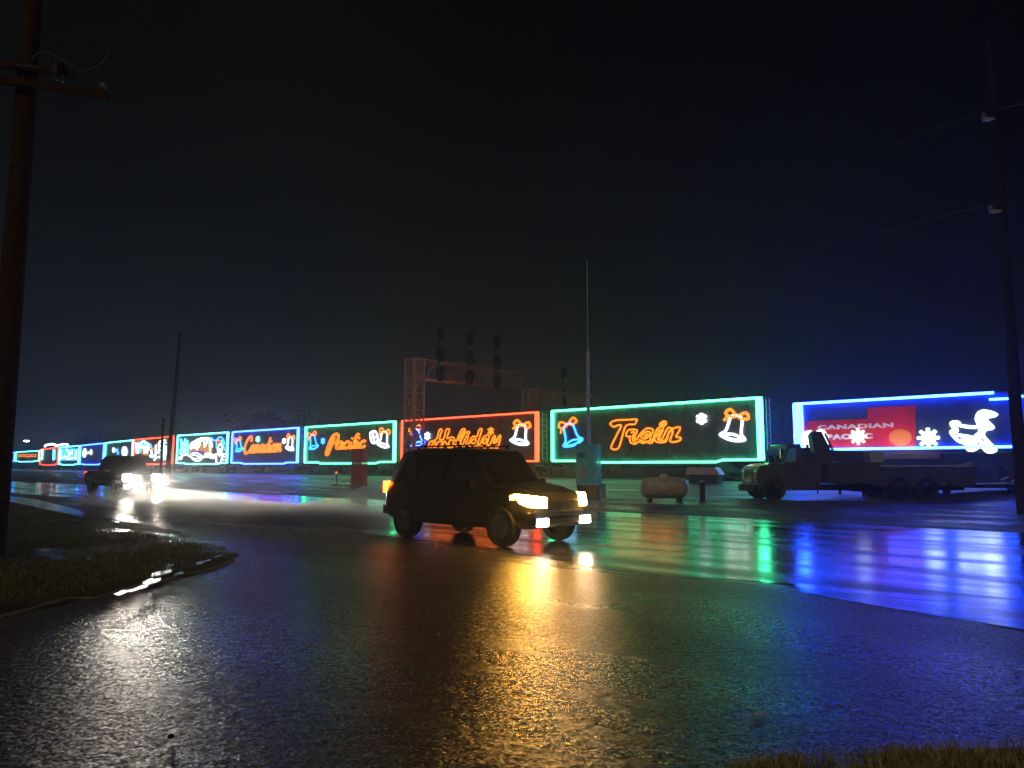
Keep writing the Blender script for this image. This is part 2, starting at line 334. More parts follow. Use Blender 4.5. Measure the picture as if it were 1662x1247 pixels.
# pale worn lip along the lot edge of the verge
P = smooth_path([tuple(at(*p))[:2] for p in edge_lot[1:-1]], k=4)
MB().tube([(x, y, -.006) for x, y in P], .020, 6).build('kerb_lip', M['conc'], kind='structure')
water = mat('puddle_water', (.02, .018, .014), .16, 0, .5, 0, .9, 16)
def puddle(pxs, z):
    Q = smooth_path([tuple(at(px, py, z))[:2] for px, py in pxs], True, 5); sheet('puddle', Q, z, water)
for cx_, cy_, a_, b_ in ((262, 930, 17, 4), (246, 944, 15, 3.2), (225, 955, 18, 2.6), (195, 962, 13, 2.2), (275, 918, 8, 3), (290, 931, 10, 1.8), (330, 912, 12, 2), (355, 903, 9, 1.6)):
    puddle([(cx_+a_*math.cos(t_)*random.uniform(.7, 1.25)-b_*0, cy_+b_*math.sin(t_)*random.uniform(.6, 1.5)-a_*.28*math.cos(t_)) for t_ in np.linspace(0, 2*math.pi, 12)[:-1]], .045)
puddle([(-30, 803), (40, 808), (105, 822), (150, 836), (190, 846), (180, 848), (100, 832), (20, 815)], .025)
def blades(name, P, z, h, w, m, tilt=.35):
    n = len(P); a = rng.uniform(0, 2*np.pi, n); hh = h*rng.uniform(.45, 1.25, n); b = rng.uniform(0, 2*np.pi, n)
    dx, dy = np.cos(a)*w/2, np.sin(a)*w/2; lx, ly = np.cos(b)*hh*tilt*rng.uniform(.2, 1.6, n), np.sin(b)*hh*tilt*rng.uniform(.2, 1.6, n)
    V = np.zeros((n, 5, 3)); V[:, 0] = np.c_[P[:, 0]-dx, P[:, 1]-dy, z]; V[:, 1] = np.c_[P[:, 0]+dx, P[:, 1]+dy, z]
    V[:, 2] = np.c_[P[:, 0]+dx*.8+lx*.35, P[:, 1]+dy*.8+ly*.35, z+hh*.6]; V[:, 3] = np.c_[P[:, 0]-dx*.8+lx*.35, P[:, 1]-dy*.8+ly*.35, z+hh*.6]
    V[:, 4] = np.c_[P[:, 0]+lx, P[:, 1]+ly, z+hh]
    me = bpy.data.meshes.new(name); I = np.arange(n)[:, None]*5
    F4 = (I+np.array([0, 1, 2, 3])); F3 = (I+np.array([3, 2, 4]))
    me.from_pydata(V.reshape(-1, 3).tolist(), [], F4.tolist()+F3.tolist()); me.materials.append(m)
    o = bpy.data.objects.new(name, me); C.collection.objects.link(o); return tag(o, kind='stuff')
def blade_mat(name, cols, rough=.5):
    m = bpy.data.materials.new(name); t, b = nodes(m); g_ = N_(t, 'ShaderNodeNewGeometry')
    t.links.new(ramp(t, g_.outputs['Random Per Island'], cols), b.inputs['Base Color']); b.inputs['Roughness'].default_value = rough
    b.inputs['Transmission Weight'].default_value = 0; return m
M['gr1'] = blade_mat('verge_grass', [(0, (.08, .11, .015)), (.5, (.14, .20, .025)), (.85, (.2, .16, .06)), (1, (.35, .28, .15))])
M['gr2'] = blade_mat('dry_grass', [(0, (.16, .15, .03)), (.4, (.32, .27, .07)), (.8, (.45, .38, .14)), (1, (.62, .55, .35))])
Q = np.c_[rng.uniform(-22, -3.5, 260000), rng.uniform(7.5, 30, 260000)]
keep = rng.uniform(0, 1, len(Q)) < np.clip(11/np.hypot(Q[:, 0], Q[:, 1]), 0, 1)**2*1.2
patch = np.sin(Q[:, 0]*.9+np.sin(Q[:, 1]*.7)*1.5)+np.sin(Q[:, 1]*1.1+Q[:, 0]*.4)*.8+rng.normal(0, .6, len(Q))
Q = Q[keep & (patch > -.25)]; Q = Q[inside(Q, isl)]; Q = Q[distp(Q, isl_np) > .22+.5*rng.uniform(0, 1, len(Q))**2]
blades('short_grass', Q, isl_h(Q)-.01, .055, .011, M['gr1'], .8)
# near verge at the bottom right
vp = [tuple(at(*p))[:2] for p in ((1180, 1262), (1300, 1246), (1400, 1240), (1520, 1235), (1662, 1228), (1900, 1214))]
vpoly = vp+[(9, 2.2), (9, 0.5), (.8, .5), (.8, 3.2)]
m_ = MB(); n = len(vpoly); m_.add([(x, y, .05) for x, y in vpoly]+[(x, y, -.02) for x, y in vpoly], [tuple(range(n))]+[(i, (i+1) % n, (i+1) % n+n, i+n) for i in range(n)])
m_.build('near_verge', M['soil'], kind='structure')
kp = [tuple(at(*p))[:2] for p in ((1120, 1250), (1230, 1234), (1350, 1226), (1500, 1219), (1662, 1213), (1900, 1200))]
MB().add([(x, y, .003) for x, y in kp]+[(x, y-.3, .003) for x, y in kp], [(i, i+1, i+1+len(kp), i+len(kp)) for i in range(len(kp)-1)]).build('wet_gutter', mat('wet_mud', (.008, .007, .006), .35, 0, .3, 0, .8, 40), kind='structure')
Q = np.c_[rng.uniform(.9, 4.6, 60000), rng.uniform(2.6, 4.2, 60000)]; Q = Q[inside(Q, vpoly)]
Q = Q[distp(Q, np.array(vpoly)) > .03*rng.uniform(0, 1.6, len(Q))]
Q = Q[(np.sin(Q[:, 0]*7+np.sin(Q[:, 1]*9))+rng.normal(0, .8, len(Q))) > -.3]
blades('dry_grass', Q, np.full(len(Q), .045), .075, .005, M['gr2'], .55)

# ------------------------------------------------------------------ train
def hpx(px): return .0592*(px+467)
def Yof(h): return 1200*3.7/h*1.0
RAILZ = .78
class Car:
    def __init__(s, pxL, pxR, hL=None, hR=None, label='', cat='train car', name='boxcar', z0=1.88, z1=5.60):
        YL, YR = Yof(hL or hpx(pxL)), Yof(hR or hpx(pxR)); A, B = atY(pxL, YL), atY(pxR, YR)
        s.A = Vector((A.x, A.y, 0)); d = Vector((B.x-A.x, B.y-A.y, 0)); s.L = d.length; s.ex = d/s.L; s.ey = Vector((-s.ex.y, s.ex.x, 0))
        s.rz = math.atan2(d.y, d.x); s.z0, s.z1 = z0, z1
        s.o = empty(name, (s.A.x, s.A.y, RAILZ), s.rz, label, cat, 'decorated train cars')
    def uv(s, px, py, y=-.07):
        d = ray(px, py); o = Vector((0, 0, CZ)); p0 = s.A+s.ey*y
        t = (p0-o).dot(s.ey)/d.dot(s.ey); q = o+d*t-s.A
        return (q.dot(s.ex), y, q.z-RAILZ)
    def path(s, pts, y=-.07): return [s.uv(*p, y) for p in pts]
    def tubes(s, name, polys, r, m, y=-.07, k=3, closed=False, sm=True):
        mb = MB()
        for p in polys:
            c = closed
            if p[0] == 'c': c = True; p = p[1:]
            if p[0] == 'o': c = False; p = p[1:]
            q = [(a, b) for a, b in (smooth_path(p, c, k) if sm else p)]
            mb.tube(s.path(q, y), r, 5, c)
        return mb.build(name, M[m], s.o)
    def base(s, m='car', W=2.95, roof=.28, doors=True):
        z0, z1, L = s.z0-RAILZ, s.z1-RAILZ, s.L; o = s.o
        b = MB().box((L/2, W/2, (z0+z1)/2-.02), (L, W-.0, z1-z0+.1), bev=.04)
        b.build('body', M[m], o)
        pr = [(W/2*math.cos(a)*1.0+W/2, z1+.03+roof*math.sin(a)) for a in np.linspace(0, math.pi, 9)]
        rb = MB(); n = len(pr); rb.add([(0.02, y, z) for y, z in pr]+[(L-.02, y, z) for y, z in pr], [(i, i+1, i+1+n, i+n) for i in range(n-1)]+[tuple(range(n)), tuple(range(n, 2*n))])
        for x in np.arange(1, L-.5, 1.25): rb.tube([(x, y, z+.02) for y, z in pr], .03, 4)
        rb.build('roof', M[m], o)
        if doors:
            d = MB().box((L*.5, -.03, (z0+z1)/2-.05), (3.0, .05, z1-z0-.35)); d.box((L*.5-1.3, -.065, (z0+z1)/2), (.05, .03, z1-z0-.5)); d.box((L*.5, -.065, (z0+z1)/2), (.05, .03, z1-z0-.5))
            dd = d.build('sliding_door', M[m], o); MB().box((L*.5-1.1, -.09, z0+.9), (.12, .06, .5)).build('handle', M['iron'], dd)
            rbs = MB()
            for x in np.arange(.6, L-.3, 1.05):
                if abs(x-L/2) > 1.7: rbs.box((x, -.012, (z0+z1)/2), (.10, .03, z1-z0-.1))
            rbs.build('side_post', M[m], o, kind='stuff')
        ld = MB()                                     # ladder on the near end face
        for x_ in (.25, .75): ld.cyl((L+.08, x_, z0), (L+.08, x_, z1), .025, 6)
        for z in np.arange(z0+.2, z1, .42): ld.cyl((L+.08, .25, z), (L+.08, .75, z), .022, 6)
        ld.build('end_ladder', M['galv'], o)
        rr = MB()
        for z in np.arange(z0+.3, z1, .55): rr.box((L+.03, W*.6, z), (.05, W*.7, .09))
        rr.build('end_rib', M[m], o)
        s.under(W)
    def under(s, W=2.95):
        L = s.L; z0 = s.z0-RAILZ; o = s.o
        MB().box((L/2, W/2, z0-.16), (L-.3, 2.2, .2)).box((L/2, W/2, z0-.35), (L*.35, .5, .3)).build('underframe', M['iron'], o)
        for xc in (2.1, L-2.1):
            t = MB().box((xc, .35, .52), (1.9, .12, .28), bev=.03).box((xc, W-.35, .52), (1.9, .12, .28)).box((xc, W/2, .6), (.4, W-.7, .25)).build('bogie', M['iron'], o)
            for dx in (-.85, .85):
                wh = MB()
                for y in (.62, W-.62): wh.cyl((xc+dx, y-.06, .42), (xc+dx, y+.06, .42), .42, 20).cyl((xc+dx, y-.10, .42), (xc+dx, y-.06, .42), .46, 20)
                wh.cyl((xc+dx, .6, .42), (xc+dx, W-.6, .42), .07, 8); wh.build('wheelset', M['iron'], t)
        MB().box((L+.35, W/2, z0-.25), (.7, .18, .2)).box((L+.72, W/2, z0-.25), (.16, .3, .3), bev=.03).build('coupler', M['iron'], o)
    def border(s, m, r=.06, sides=None, name='border_lights', step=.12):
        z0, z1, L = s.z0-RAILZ+.04, s.z1-RAILZ, s.L; y = -.10; r2 = r
        MB().tube([(0.03, y, z1), (L-.03, y, z1)], r2, 6).build(name, M[m], s.o)
        a, b = .17*L, .81*L
        MB().tube([(.03, y, z0), (a, y, z0), (a+.45, y, z0-step), (b-.0, y, z0-step), (b+.45, y, z0), (L-.03, y, z0)], r2*.9, 6).build(name, M[sides or m], s.o)
        MB().tube([(.03, y, z0), (.03, y, z1)], r2, 6).tube([(.16, y, z0), (.16, y, z1)], r2*.6, 6).build(name, M[sides or m], s.o)
        e_ = MB()
        for x in (L-.03, L-.18, L-.33): e_.tube([(x, y, z0), (x, y, z1)], r2*.85, 6)
        e_.build(name, M[sides or m], s.o)
    def star(s, cx, cy, r, m, arms=3, name='snowflake_light', tr=.055):
        u, _, z = s.uv(cx, cy); u2, _, z2 = s.uv(cx, cy-r); rr = abs(z2-z); mb = MB()
        for i in range(arms):
            a = math.pi*i/arms+math.pi/2
            mb.tube([(u-rr*math.cos(a), -.1-.01*i, z-rr*math.sin(a)), (u+rr*math.cos(a), -.1-.01*i, z+rr*math.sin(a))], tr, 6)
        q = [(u+(rr*(.95 if i % 2 else .55))*math.cos(math.pi*i/arms/1+math.pi/2), z+(rr*(.95 if i % 2 else .55))*math.sin(math.pi*i/arms+math.pi/2)) for i in range(2*arms)]
        mb.poly(q, -.09, -.05); mb.build(name, M[m], s.o)
    def bell(s, cx, cy, w, h, tilt, m, bow='neon_orange', r=.055):
        ca, sa = math.cos(tilt), math.sin(tilt)
        def T(pts): return [(cx+(x*ca-y*sa)*w, cy+(x*sa+y*ca)*h) for x, y in pts]
        out = [(-.12, -.5), (.12, -.5), (.26, -.36), (.3, 0), (.36, .25), (.55, .42), (.3, .52), (0, .56), (-.3, .52), (-.55, .42), (-.36, .25), (-.3, 0), (-.26, -.36)]
        b = s.tubes('bell_light', [['c']+T(out), ['c']+T([(-.4, .4), (0, .30), (.4, .4), (.2, .5), (-.2, .5)])], r, m)
        s.tubes('bow_light', [['c']+T([(-.05, -.5), (-.35, -.72), (-.5, -.5), (-.25, -.42)]), ['c']+T([(.05, -.5), (.35, -.72), (.5, -.5), (.25, -.42)]), ['o']+T([(-.35, -.45), (-.5, -.2)])], r*1.15, bow)
    def panel(s, name, pts, m, y0=-.045, y1=-.01):
        q = [s.uv(px, py, y0) for px, py in pts]; MB().poly([(a, c) for a, _, c in q], y0, y1).build(name, M[m], s.o)
def outline(polys, w):
    """double-tube outline of a centreline stroke"""
    out = []
    for p in polys:
        q = np.array(smooth_path(p, False, 4)); t = np.gradient(q, axis=0); t /= np.linalg.norm(t, axis=1)[:, None]+1e-9; nn = np.c_[-t[:, 1], t[:, 0]]
        out.append((q+nn*w).tolist()+(q-nn*w)[::-1].tolist())
    return out
GL = {'a': (1.05, [[(.78,.85),(.45,1),(.1,.65),(.08,.2),(.35,0),(.65,.3),(.78,.9),(.72,.2),(.85,0),(1.1,.2)]]),
 'n': (1.05, [[(0,.75),(.15,1),(.2,.5),(.2,0),(.25,.5),(.5,.95),(.72,.85),(.7,.2),(.85,0),(1.1,.2)]]),
 'i': (.5, [[(.12,.95),(.1,.2),(.25,0),(.5,.2)], [(.12,1.35),(.2,1.5)]]),
 'c': (.85, [[(.75,.8),(.45,1),(.1,.65),(.1,.2),(.4,0),(.85,.25)]]),
 'd': (1.05, [[(.78,.85),(.45,1),(.1,.65),(.08,.2),(.35,0),(.65,.3),(.85,1.95),(.72,.2),(.85,0),(1.1,.2)]]),
 'f': (.5, [[(.55,1.8),(.35,2),(.2,1.6),(.2,-.1),(.4,0)], [(0,.9),(.5,.95)]]),
 'C': (1.35, [[(1.3,1.5),(1.2,2.1),(.8,2.2),(.25,1.5),(.05,.6),(.35,-.1),(.9,0),(1.35,.4)]]),
 'P': (1.2, [[(.6,1.7),(.3,-.6),(0,-.7),(0,.2),(.2,1.6),(.7,2.2),(1.2,1.8),(1.1,1.0),(.6,.8)]])}
def script(word, x0, x1, y0, y1, slant=.25, w=.085, drop=0):
    """letter outlines mapped into the photograph's rectangle on the car side"""
    ps = []; x = 0
    for ch in word:
        a, st = GL[ch]
        for p in outline(st, w): ps.append([(x+u+slant*v_, v_) for u, v_ in p])
        x += a
    al = np.array([q for p in ps for q in p]); lo, hi = al.min(0), al.max(0)
    f_ = lambda u, v_: (x0+(u-lo[0])/(hi[0]-lo[0])*(x1-x0), y1-(v_-lo[1])/(hi[1]-lo[1])*(y1-y0)-drop*(u-lo[0])/(hi[0]-lo[0]))
    return [[f_(*q) for q in p] for p in ps]
def zoomed(polys, s_, ox, oy):
    return [[q if isinstance(q, str) else (ox+q[0]/s_, oy+q[1]/s_) for q in p] for p in polys]
# --- car reading Train
c = Car(897, 1242, label='nearest green outlined dark boxcar with big orange word Train between two bells'); c.base(); c.border('neon_green', .07)
TR = [['c',(210,295),(280,238),(460,225),(660,218),(650,250),(625,300),(480,320),(410,520),(345,705),(225,700),(310,500),(400,320),(310,325),(270,345)],
 ['c',(560,500),(480,500),(520,395),(660,395),(650,450),(620,540),(650,560),(720,460),(820,370),(930,385),(925,440),(880,540),(930,550),(1010,370),(1110,360),(1040,530),(1090,540),(1180,365),(1260,370),(1370,345),(1385,390),(1320,510),(1390,520),(1385,570),(1270,600),(1220,570),(1270,420),(1200,440),(1150,590),(1000,600),(960,560),(900,620),(820,600),(760,620),(700,590),(620,635),(550,600),(540,520)],
 ['c',(760,540),(730,500),(800,430),(880,430),(860,500),(810,540)], ['c',(800,520),(790,490),(830,460),(840,490)], ['c',(1045,300),(1100,250),(1150,260),(1145,310),(1080,335)], ['c',(1075,300),(1100,275),(1125,285),(1115,305)],
 ['o',(560,440),(620,425),(590,520),(600,590),(640,600)], ['o',(1030,400),(1075,400),(1010,530),(1060,575),(1150,560),(1215,410),(1270,395)], ['o',(700,560),(780,590),(880,580),(960,530),(1040,400)]]
c.tubes('word_train', zoomed(TR, 10.39, 970, 660), .06, 'neon_orange')
c.bell(1192, 694, 38, 38, R(12), 'neon_white', r=.085); c.bell(926, 705, 30, 34, R(-18), 'neon_azure', r=.07); c.star(1139, 680, 9, 'neon_white', tr=.12)
# --- Holiday
c = Car(652, 876, label='red outlined boxcar with orange word Holiday behind the signal tower'); c.base(); c.border('neon_red', .065)
HO = [['o',(125,390),(150,310),(235,275),(275,150),(312,150),(275,270),(335,268),(365,150),(412,145),(375,265),(440,245),(475,260),(500,310),(560,170),(605,130),(628,170),(600,240),(560,320),(590,350),(640,235),(668,240),(632,340),(662,345),(720,240),(780,240),(810,150),(850,145),(790,340),(820,340),(880,235),(950,230),(915,340),(960,340),(1005,235),(1030,240),(1000,320),(1050,310),(1075,235),(1102,235),(1060,400),(1030,412),(1045,360)],
 ['o',(160,390),(190,325),(222,318),(200,390)], ['o',(230,390),(255,312),(315,312),(285,390)], ['o',(310,390),(340,300),(370,335),(395,385)], ['c',(400,330),(430,280),(465,310),(450,370),(415,360)],
 ['c',(540,280),(580,190),(608,160),(600,220),(560,290)], ['c',(560,250),(585,205),(590,220)], ['o',(395,385),(440,390),(490,340),(520,390),(570,392),(600,365),(640,390),(680,370),(720,395),(760,370),(800,390),(840,370),(880,395),(930,370),(970,392),(1030,375)],
 ['c',(645,190),(665,170),(685,180),(670,205)], ['c',(700,320),(740,270),(770,275),(750,330)], ['c',(855,325),(890,270),(920,270),(900,325)], ['c',(1000,320),(1040,270),(1050,300)]]
c.tubes('word_holiday', zoomed(HO, 8.31, 680, 680), .06, 'neon_orange')
c.bell(845, 705, 27, 30, R(10), 'neon_white', r=.085); c.bell(676, 710, 20, 26, R(-14), 'neon_blue', r=.05); c.star(694, 708, 6.5, 'neon_white', tr=.09); c.star(797, 700, 6.5, 'neon_orange', tr=.08)
# --- Pacific, Canadian
c = Car(495, 643, label='green outlined boxcar with orange script word behind the red panel'); c.base(); c.border('neon_green', .07)
c.tubes('word_lights', script('Pacific', 528, 594, 704, 740, w=.12, drop=3), .055, 'neon_orange', sm=False)
c.bell(623, 713, 17, 24, R(10), 'neon_white', r=.075); c.bell(508, 717, 14, 22, R(-12), 'neon_azure', r=.06)
c.tubes('gift_light', [['c',(601,703),(610,701),(613,716),(604,719)], ['o',(601,711),(612,709)], ['o',(605,702),(608,718)]], .085, 'neon_white'); c.star(524.5, 716, 5, 'neon_azure', tr=.08)
c = Car(376, 485, label='blue outlined boxcar with orange script word, right of the carriage scene car'); c.base(); c.border('neon_blue', .08)
c.tubes('word_lights', script('Canadian', 396, 457, 708, 738, w=.12, drop=3), .055, 'neon_orange', sm=False)
c.bell(471, 720, 12, 20, R(10), 'neon_white', r=.075); c.bell(387.5, 723, 11, 18, R(-12), 'neon_azure', r=.07); c.star(419, 713, 4.5, 'neon_teal', tr=.1); c.star(461.5, 716, 4.5, 'neon_white', tr=.1)
# --- scene cars
c = Car(287, 370, label='green outlined boxcar showing a lit cottage between snowy trees'); c.base(doors=False); c.border('neon_teal', .075)
Z = lambda p: zoomed(p, 16.62, 280, 695)
c.tubes('snow_light', Z([['o',(170,800),(260,750),(380,730),(470,770),(560,850),(650,890),(740,870),(830,790),(950,780),(1080,820),(1180,780)],['o',(390,690),(520,790),(640,830),(760,780)],['o',(170,790),(200,850),(260,800)],['o',(500,700),(600,660),(700,690),(800,760)],['o',(1080,730),(1180,700)],['o',(1080,770),(1180,740)],['o',(520,720),(640,740),(720,780)],['o',(860,720),(960,670),(1060,700)],['o',(860,760),(960,720),(1060,760)],['o',(1180,760),(1190,940),(1300,930),(1330,700)],['o',(1330,690),(1400,700)],['o',(1330,740),(1400,780)],['o',(1320,830),(1390,860)]]), .07, 'neon_white')
c.tubes('roof_light', Z([['o',(460,520),(520,400),(640,340),(760,280),(880,270),(980,280),(1040,360),(1060,520)],['o',(560,400),(560,540)],['o',(620,380),(610,560)],['o',(680,340),(670,600)],['o',(740,330),(720,520)],['o',(500,440),(490,580)],['o',(860,380),(870,520)],['o',(940,310),(900,470)],['o',(1000,320),(1020,620)],['o',(650,310),(780,350),(900,300)],['o',(600,450),(760,440)]]), .11, 'neon_white')
c.tubes('tree_light', Z([['o',(230,300),(240,500),(200,700)],['o',(340,290),(330,500),(350,700)],['o',(400,330),(400,520),(420,700)],['o',(280,370),(290,560),(270,730)],['o',(230,430),(400,460)],['o',(210,580),(410,600)],['o',(200,700),(380,690)]]), .07, 'neon_teal')
c.panel('cottage_wall', Z([[(455,560),(560,520),(720,500),(790,380),(830,480),(940,390),(1040,400),(1080,660),(820,700),(480,690)]])[0], 'neon_gold')
c.panel('window_glow', Z([[(500,620),(640,600),(850,620),(850,700),(700,700),(500,680)]])[0], 'neon_violet', -.06, -.046)
c.tubes('figure_light', Z([['c',(1230,520),(1290,420),(1340,520),(1320,640),(1260,750),(1220,640)],['c',(1240,600),(1300,560),(1290,680)]]), .07, 'neon_white')
c.tubes('scarf_light', Z([['o',(1050,260),(1110,330),(1190,320),(1250,250),(1320,260),(1380,340),(1410,440)],['o',(1190,400),(1190,520),(1230,600)],['o',(1330,330),(1370,450),(1410,600)]]), .09, 'neon_azure')
c.tubes('hat_light', Z([['o',(1190,370),(1260,340),(1320,390)]]), .1, 'neon_red')
c = Car(217, 281, 38.5, 43.5, label='orange outlined boxcar with a white lit church scene behind a wooden pole'); c.base(doors=False); c.border('neon_red', .085)
Z = lambda p: zoomed(p, 20.8, 210, 700)
c.tubes('church_light', Z([['o',(380,430),(470,330),(580,430)],['o',(230,430),(240,740)],['o',(290,410),(290,760)],['o',(300,480),(420,420)],['o',(340,580),(420,500)],['o',(640,430),(660,640)],['o',(560,470),(600,700)],['o',(480,500),(490,620)],['o',(520,580),(520,760)],['o',(600,640),(620,740)]]), .13, 'neon_white')
c.panel('church_wall', Z([[(390,600),(640,590),(650,830),(540,820),(400,790)]])[0], 'neon_gold')
c.panel('night_panel', Z([[(190,380),(330,360),(470,310),(600,360),(740,440),(760,520),(300,760),(200,700)]])[0], 'neon_azure', -.03, -.01)
c.tubes('sleigh_light', Z([['o',(1220,310),(1120,310),(1010,380),(1000,600),(980,760)],['o',(1230,390),(1120,410),(1080,600),(1060,820)],['o',(890,470),(890,700),(880,830)],['o',(1220,480),(1220,700),(1210,850)],['o',(740,640),(760,800)],['o',(700,830),(760,880),(840,860),(940,880),(1060,850),(1210,870)],['o',(840,980),(900,900)],['o',(1040,900),(1120,1000)],['o',(1160,880),(1210,960)],['c',(720,800),(780,800),(780,860),(720,860)],['o',(980,640),(1160,640)],['o',(1150,440),(1150,820)],['o',(1010,480),(1130,560)]]), .12, 'neon_white')
c.tubes('gift_light', Z([['o',(740,560),(820,620)],['o',(930,420),(935,480)]]), .13, 'neon_orange')
c = Car(170, 215, 34, 38, label='green outlined boxcar with three white bell shapes, above the pickup cab'); c.base(doors=False); c.border('neon_teal', .085)
Z = lambda p: zoomed(p, 10.39, 60, 710)
c.tubes('bell_light', Z([['c',(1290,190),(1310,220),(1290,240)],['c',(1460,180),(1500,190),(1505,280),(1450,280)],['o',(1480,200),(1480,270)]]), .2, 'neon_white')
c.tubes('bow_light', Z([['o',(1350,200),(1370,280)]]), .16, 'neon_azure')
c = Car(130, 168, 30, 33.5, label='blue outlined boxcar with a white bow tie shaped light'); c.base(doors=False); c.border('neon_blue', .10)
c.tubes('ornament_light', Z([['c',(810,200),(820,260),(800,330),(780,270)],['o',(800,270),(920,250)],['o',(915,210),(915,290)]]), .2, 'neon_white')
c = Car(96, 128, 27.2, 29.8, label='pale teal outlined boxcar filled with white lit figures'); c.base(doors=False); c.border('neon_teal', .10)
c.tubes('figure_light', Z([['o',(410,220),(400,340)],['o',(500,200),(540,260),(540,340)],['o',(590,210),(590,280),(540,260)],['o',(670,220),(650,360)],['o',(390,360),(480,330),(520,370),(600,350),(670,350)],['o',(470,310),(450,340)]]), .18, 'neon_white')
c.panel('night_panel', Z([[(380,190),(700,190),(690,390),(390,390)]])[0], 'neon_azure', -.03, -.01)
c.tubes('roof_light', Z([['o',(350,140),(410,120),(510,120),(520,145)]]), .2, 'neon_bright')
c = Car(65, 94, 24.4, 26.9, label='red outlined boxcar with blue uprights and a white lit shape on its roof'); c.base(doors=False); c.border('neon_red', .10)
c.tubes('upright_light', Z([['o',(95,210),(85,380)],['o',(290,210),(285,380)]]), .24, 'neon_teal')
c.tubes('roof_light', Z([['o',(135,155),(160,130),(250,115),(310,130),(320,150)]]), .25, 'neon_bright')
c = Car(25, 63, 22, 24.2, label='low pale green outlined car with a yellow line of lettering', name='flat_car', z0=2.75, z1=5.3); c.base(doors=False, roof=.1); c.border('neon_teal', .11)
c.tubes('word_lights', [['o',(29,738),(33,739),(37,737.5),(41,739),(45,738),(50,739),(55,738),(59,739)],['o',(30,741.5),(38,740.5),(44,742),(52,741),(58,741.5)]], .11, 'neon_orange')
c = Car(2, 23, 20.6, 21.9, label='farthest blue outlined car at the left edge', name='locomotive', z0=2.9, z1=5.2); c.base(doors=False, roof=.1); c.border('neon_blue', .11)
c.tubes('nose_light', [['o',(4,740),(4,745)]], .2, 'neon_white'); c.tubes('marker_light', [['o',(3,737),(5,738)]], .2, 'neon_red')
# --- stage car at the right, blue
c = Car(1292, 1648, label='brightest blue outlined car with a red sign panel and a kneeling white figure', name='stage_car', z0=2.44, z1=5.1); c.base('car_blue', doors=False, roof=.12)
z0, z1, L = c.z0-RAILZ, c.z1-RAILZ, c.L
u1 = c.uv(1613, 640)[0]
MB().tube([(0.05, -.1, z1), (u1, -.1, z1)], .07, 6).build('border_lights', M['neon_stage'], c.o)
MB().tube([(u1-.2, -.1, z1-.32), (L-.05, -.1, z1-.32)], .06, 6).build('border_lights', M['neon_stage'], c.o)
MB().tube([(0.05, -.1, z0+.03), (L-.05, -.1, z0+.03)], .07, 6).build('border_lights', M['neon_stage'], c.o)
e_ = MB()
for x in (.05, .2, .35, .5): e_.tube([(x, -.1, z0), (x, -.1, z1)], .06, 6)
e_.build('border_lights', M['neon_stage'], c.o)
c.panel('red_sign_panel', [(1305, 684), (1408, 680), (1408, 662), (1486, 658), (1486, 727), (1303, 727)], 'car_red')
Zs = lambda p: zoomed(p, 7.914, 1290, 640)
def shield(cx, cy, w, h): return [(cx+w*.5*math.cos(a)*(1 if abs(math.sin(a)) < .99 else .9), cy+h*.5*math.sin(a)-(h*.06 if math.sin(a) > 0 else 0)) for a in np.linspace(0, 2*math.pi, 17)[:-1]]
c.panel('emblem_with_glow', shield(1461, 711, 38, 30), 'gold', -.07, -.047)  # gold shield and the orange glow around it, put into one coloured disc
def text(word, x0, x1, y0, y1, car, m, name):
    cu = bpy.data.curves.new(name, 'FONT'); cu.body = word; cu.extrude = .01; cu.space_character = 1.1; cu.offset = .055
    ob = bpy.data.objects.new(name, cu); C.collection.objects.link(ob); bpy.context.view_layer.update()
    me = bpy.data.meshes.new_from_object(ob.evaluated_get(bpy.context.evaluated_depsgraph_get())); bpy.data.objects.remove(ob)
    V = np.array([v_.co for v_ in me.vertices]); lo, hi = V.min(0), V.max(0); a = car.uv(x0, y1, -.06); b = car.uv(x1, y0, -.06)
    for v_ in me.vertices:
        u, w_ = (v_.co.x-lo[0])/(hi[0]-lo[0]), (v_.co.y-lo[1])/(hi[1]-lo[1])
        v_.co = (a[0]+u*(b[0]-a[0]), -.058-v_.co.z*.5, a[2]+w_*(b[2]-a[2]))
    me.materials.append(M[m]); o = bpy.data.objects.new(name, me); C.collection.objects.link(o); o.parent = car.o
text('CANADIAN', 1327, 1450, 686, 698, c, 'letter', 'panel_lettering'); text('PACIFIC', 1342, 1416, 703, 714, c, 'letter', 'panel_lettering')
c.star(1393, 709, 13, 'neon_bright', 4, tr=.07); c.star(1507, 711, 16, 'neon_bright', 4, tr=.09)
c.tubes('ornament_light', [['c',(1306,706),(1318,704),(1320,720),(1306,722)],['c',(1324,705),(1336,703),(1340,722),(1324,720)],['o',(1336,716),(1341,730)]], .16, 'neon_bright')
c.tubes('ornament_light', [['o',(1311,710),(1316,718)],['o',(1328,710),(1334,716)]], .2, 'neon_bright')
Zf = lambda p: zoomed(p, 3.597, 1200, 620)
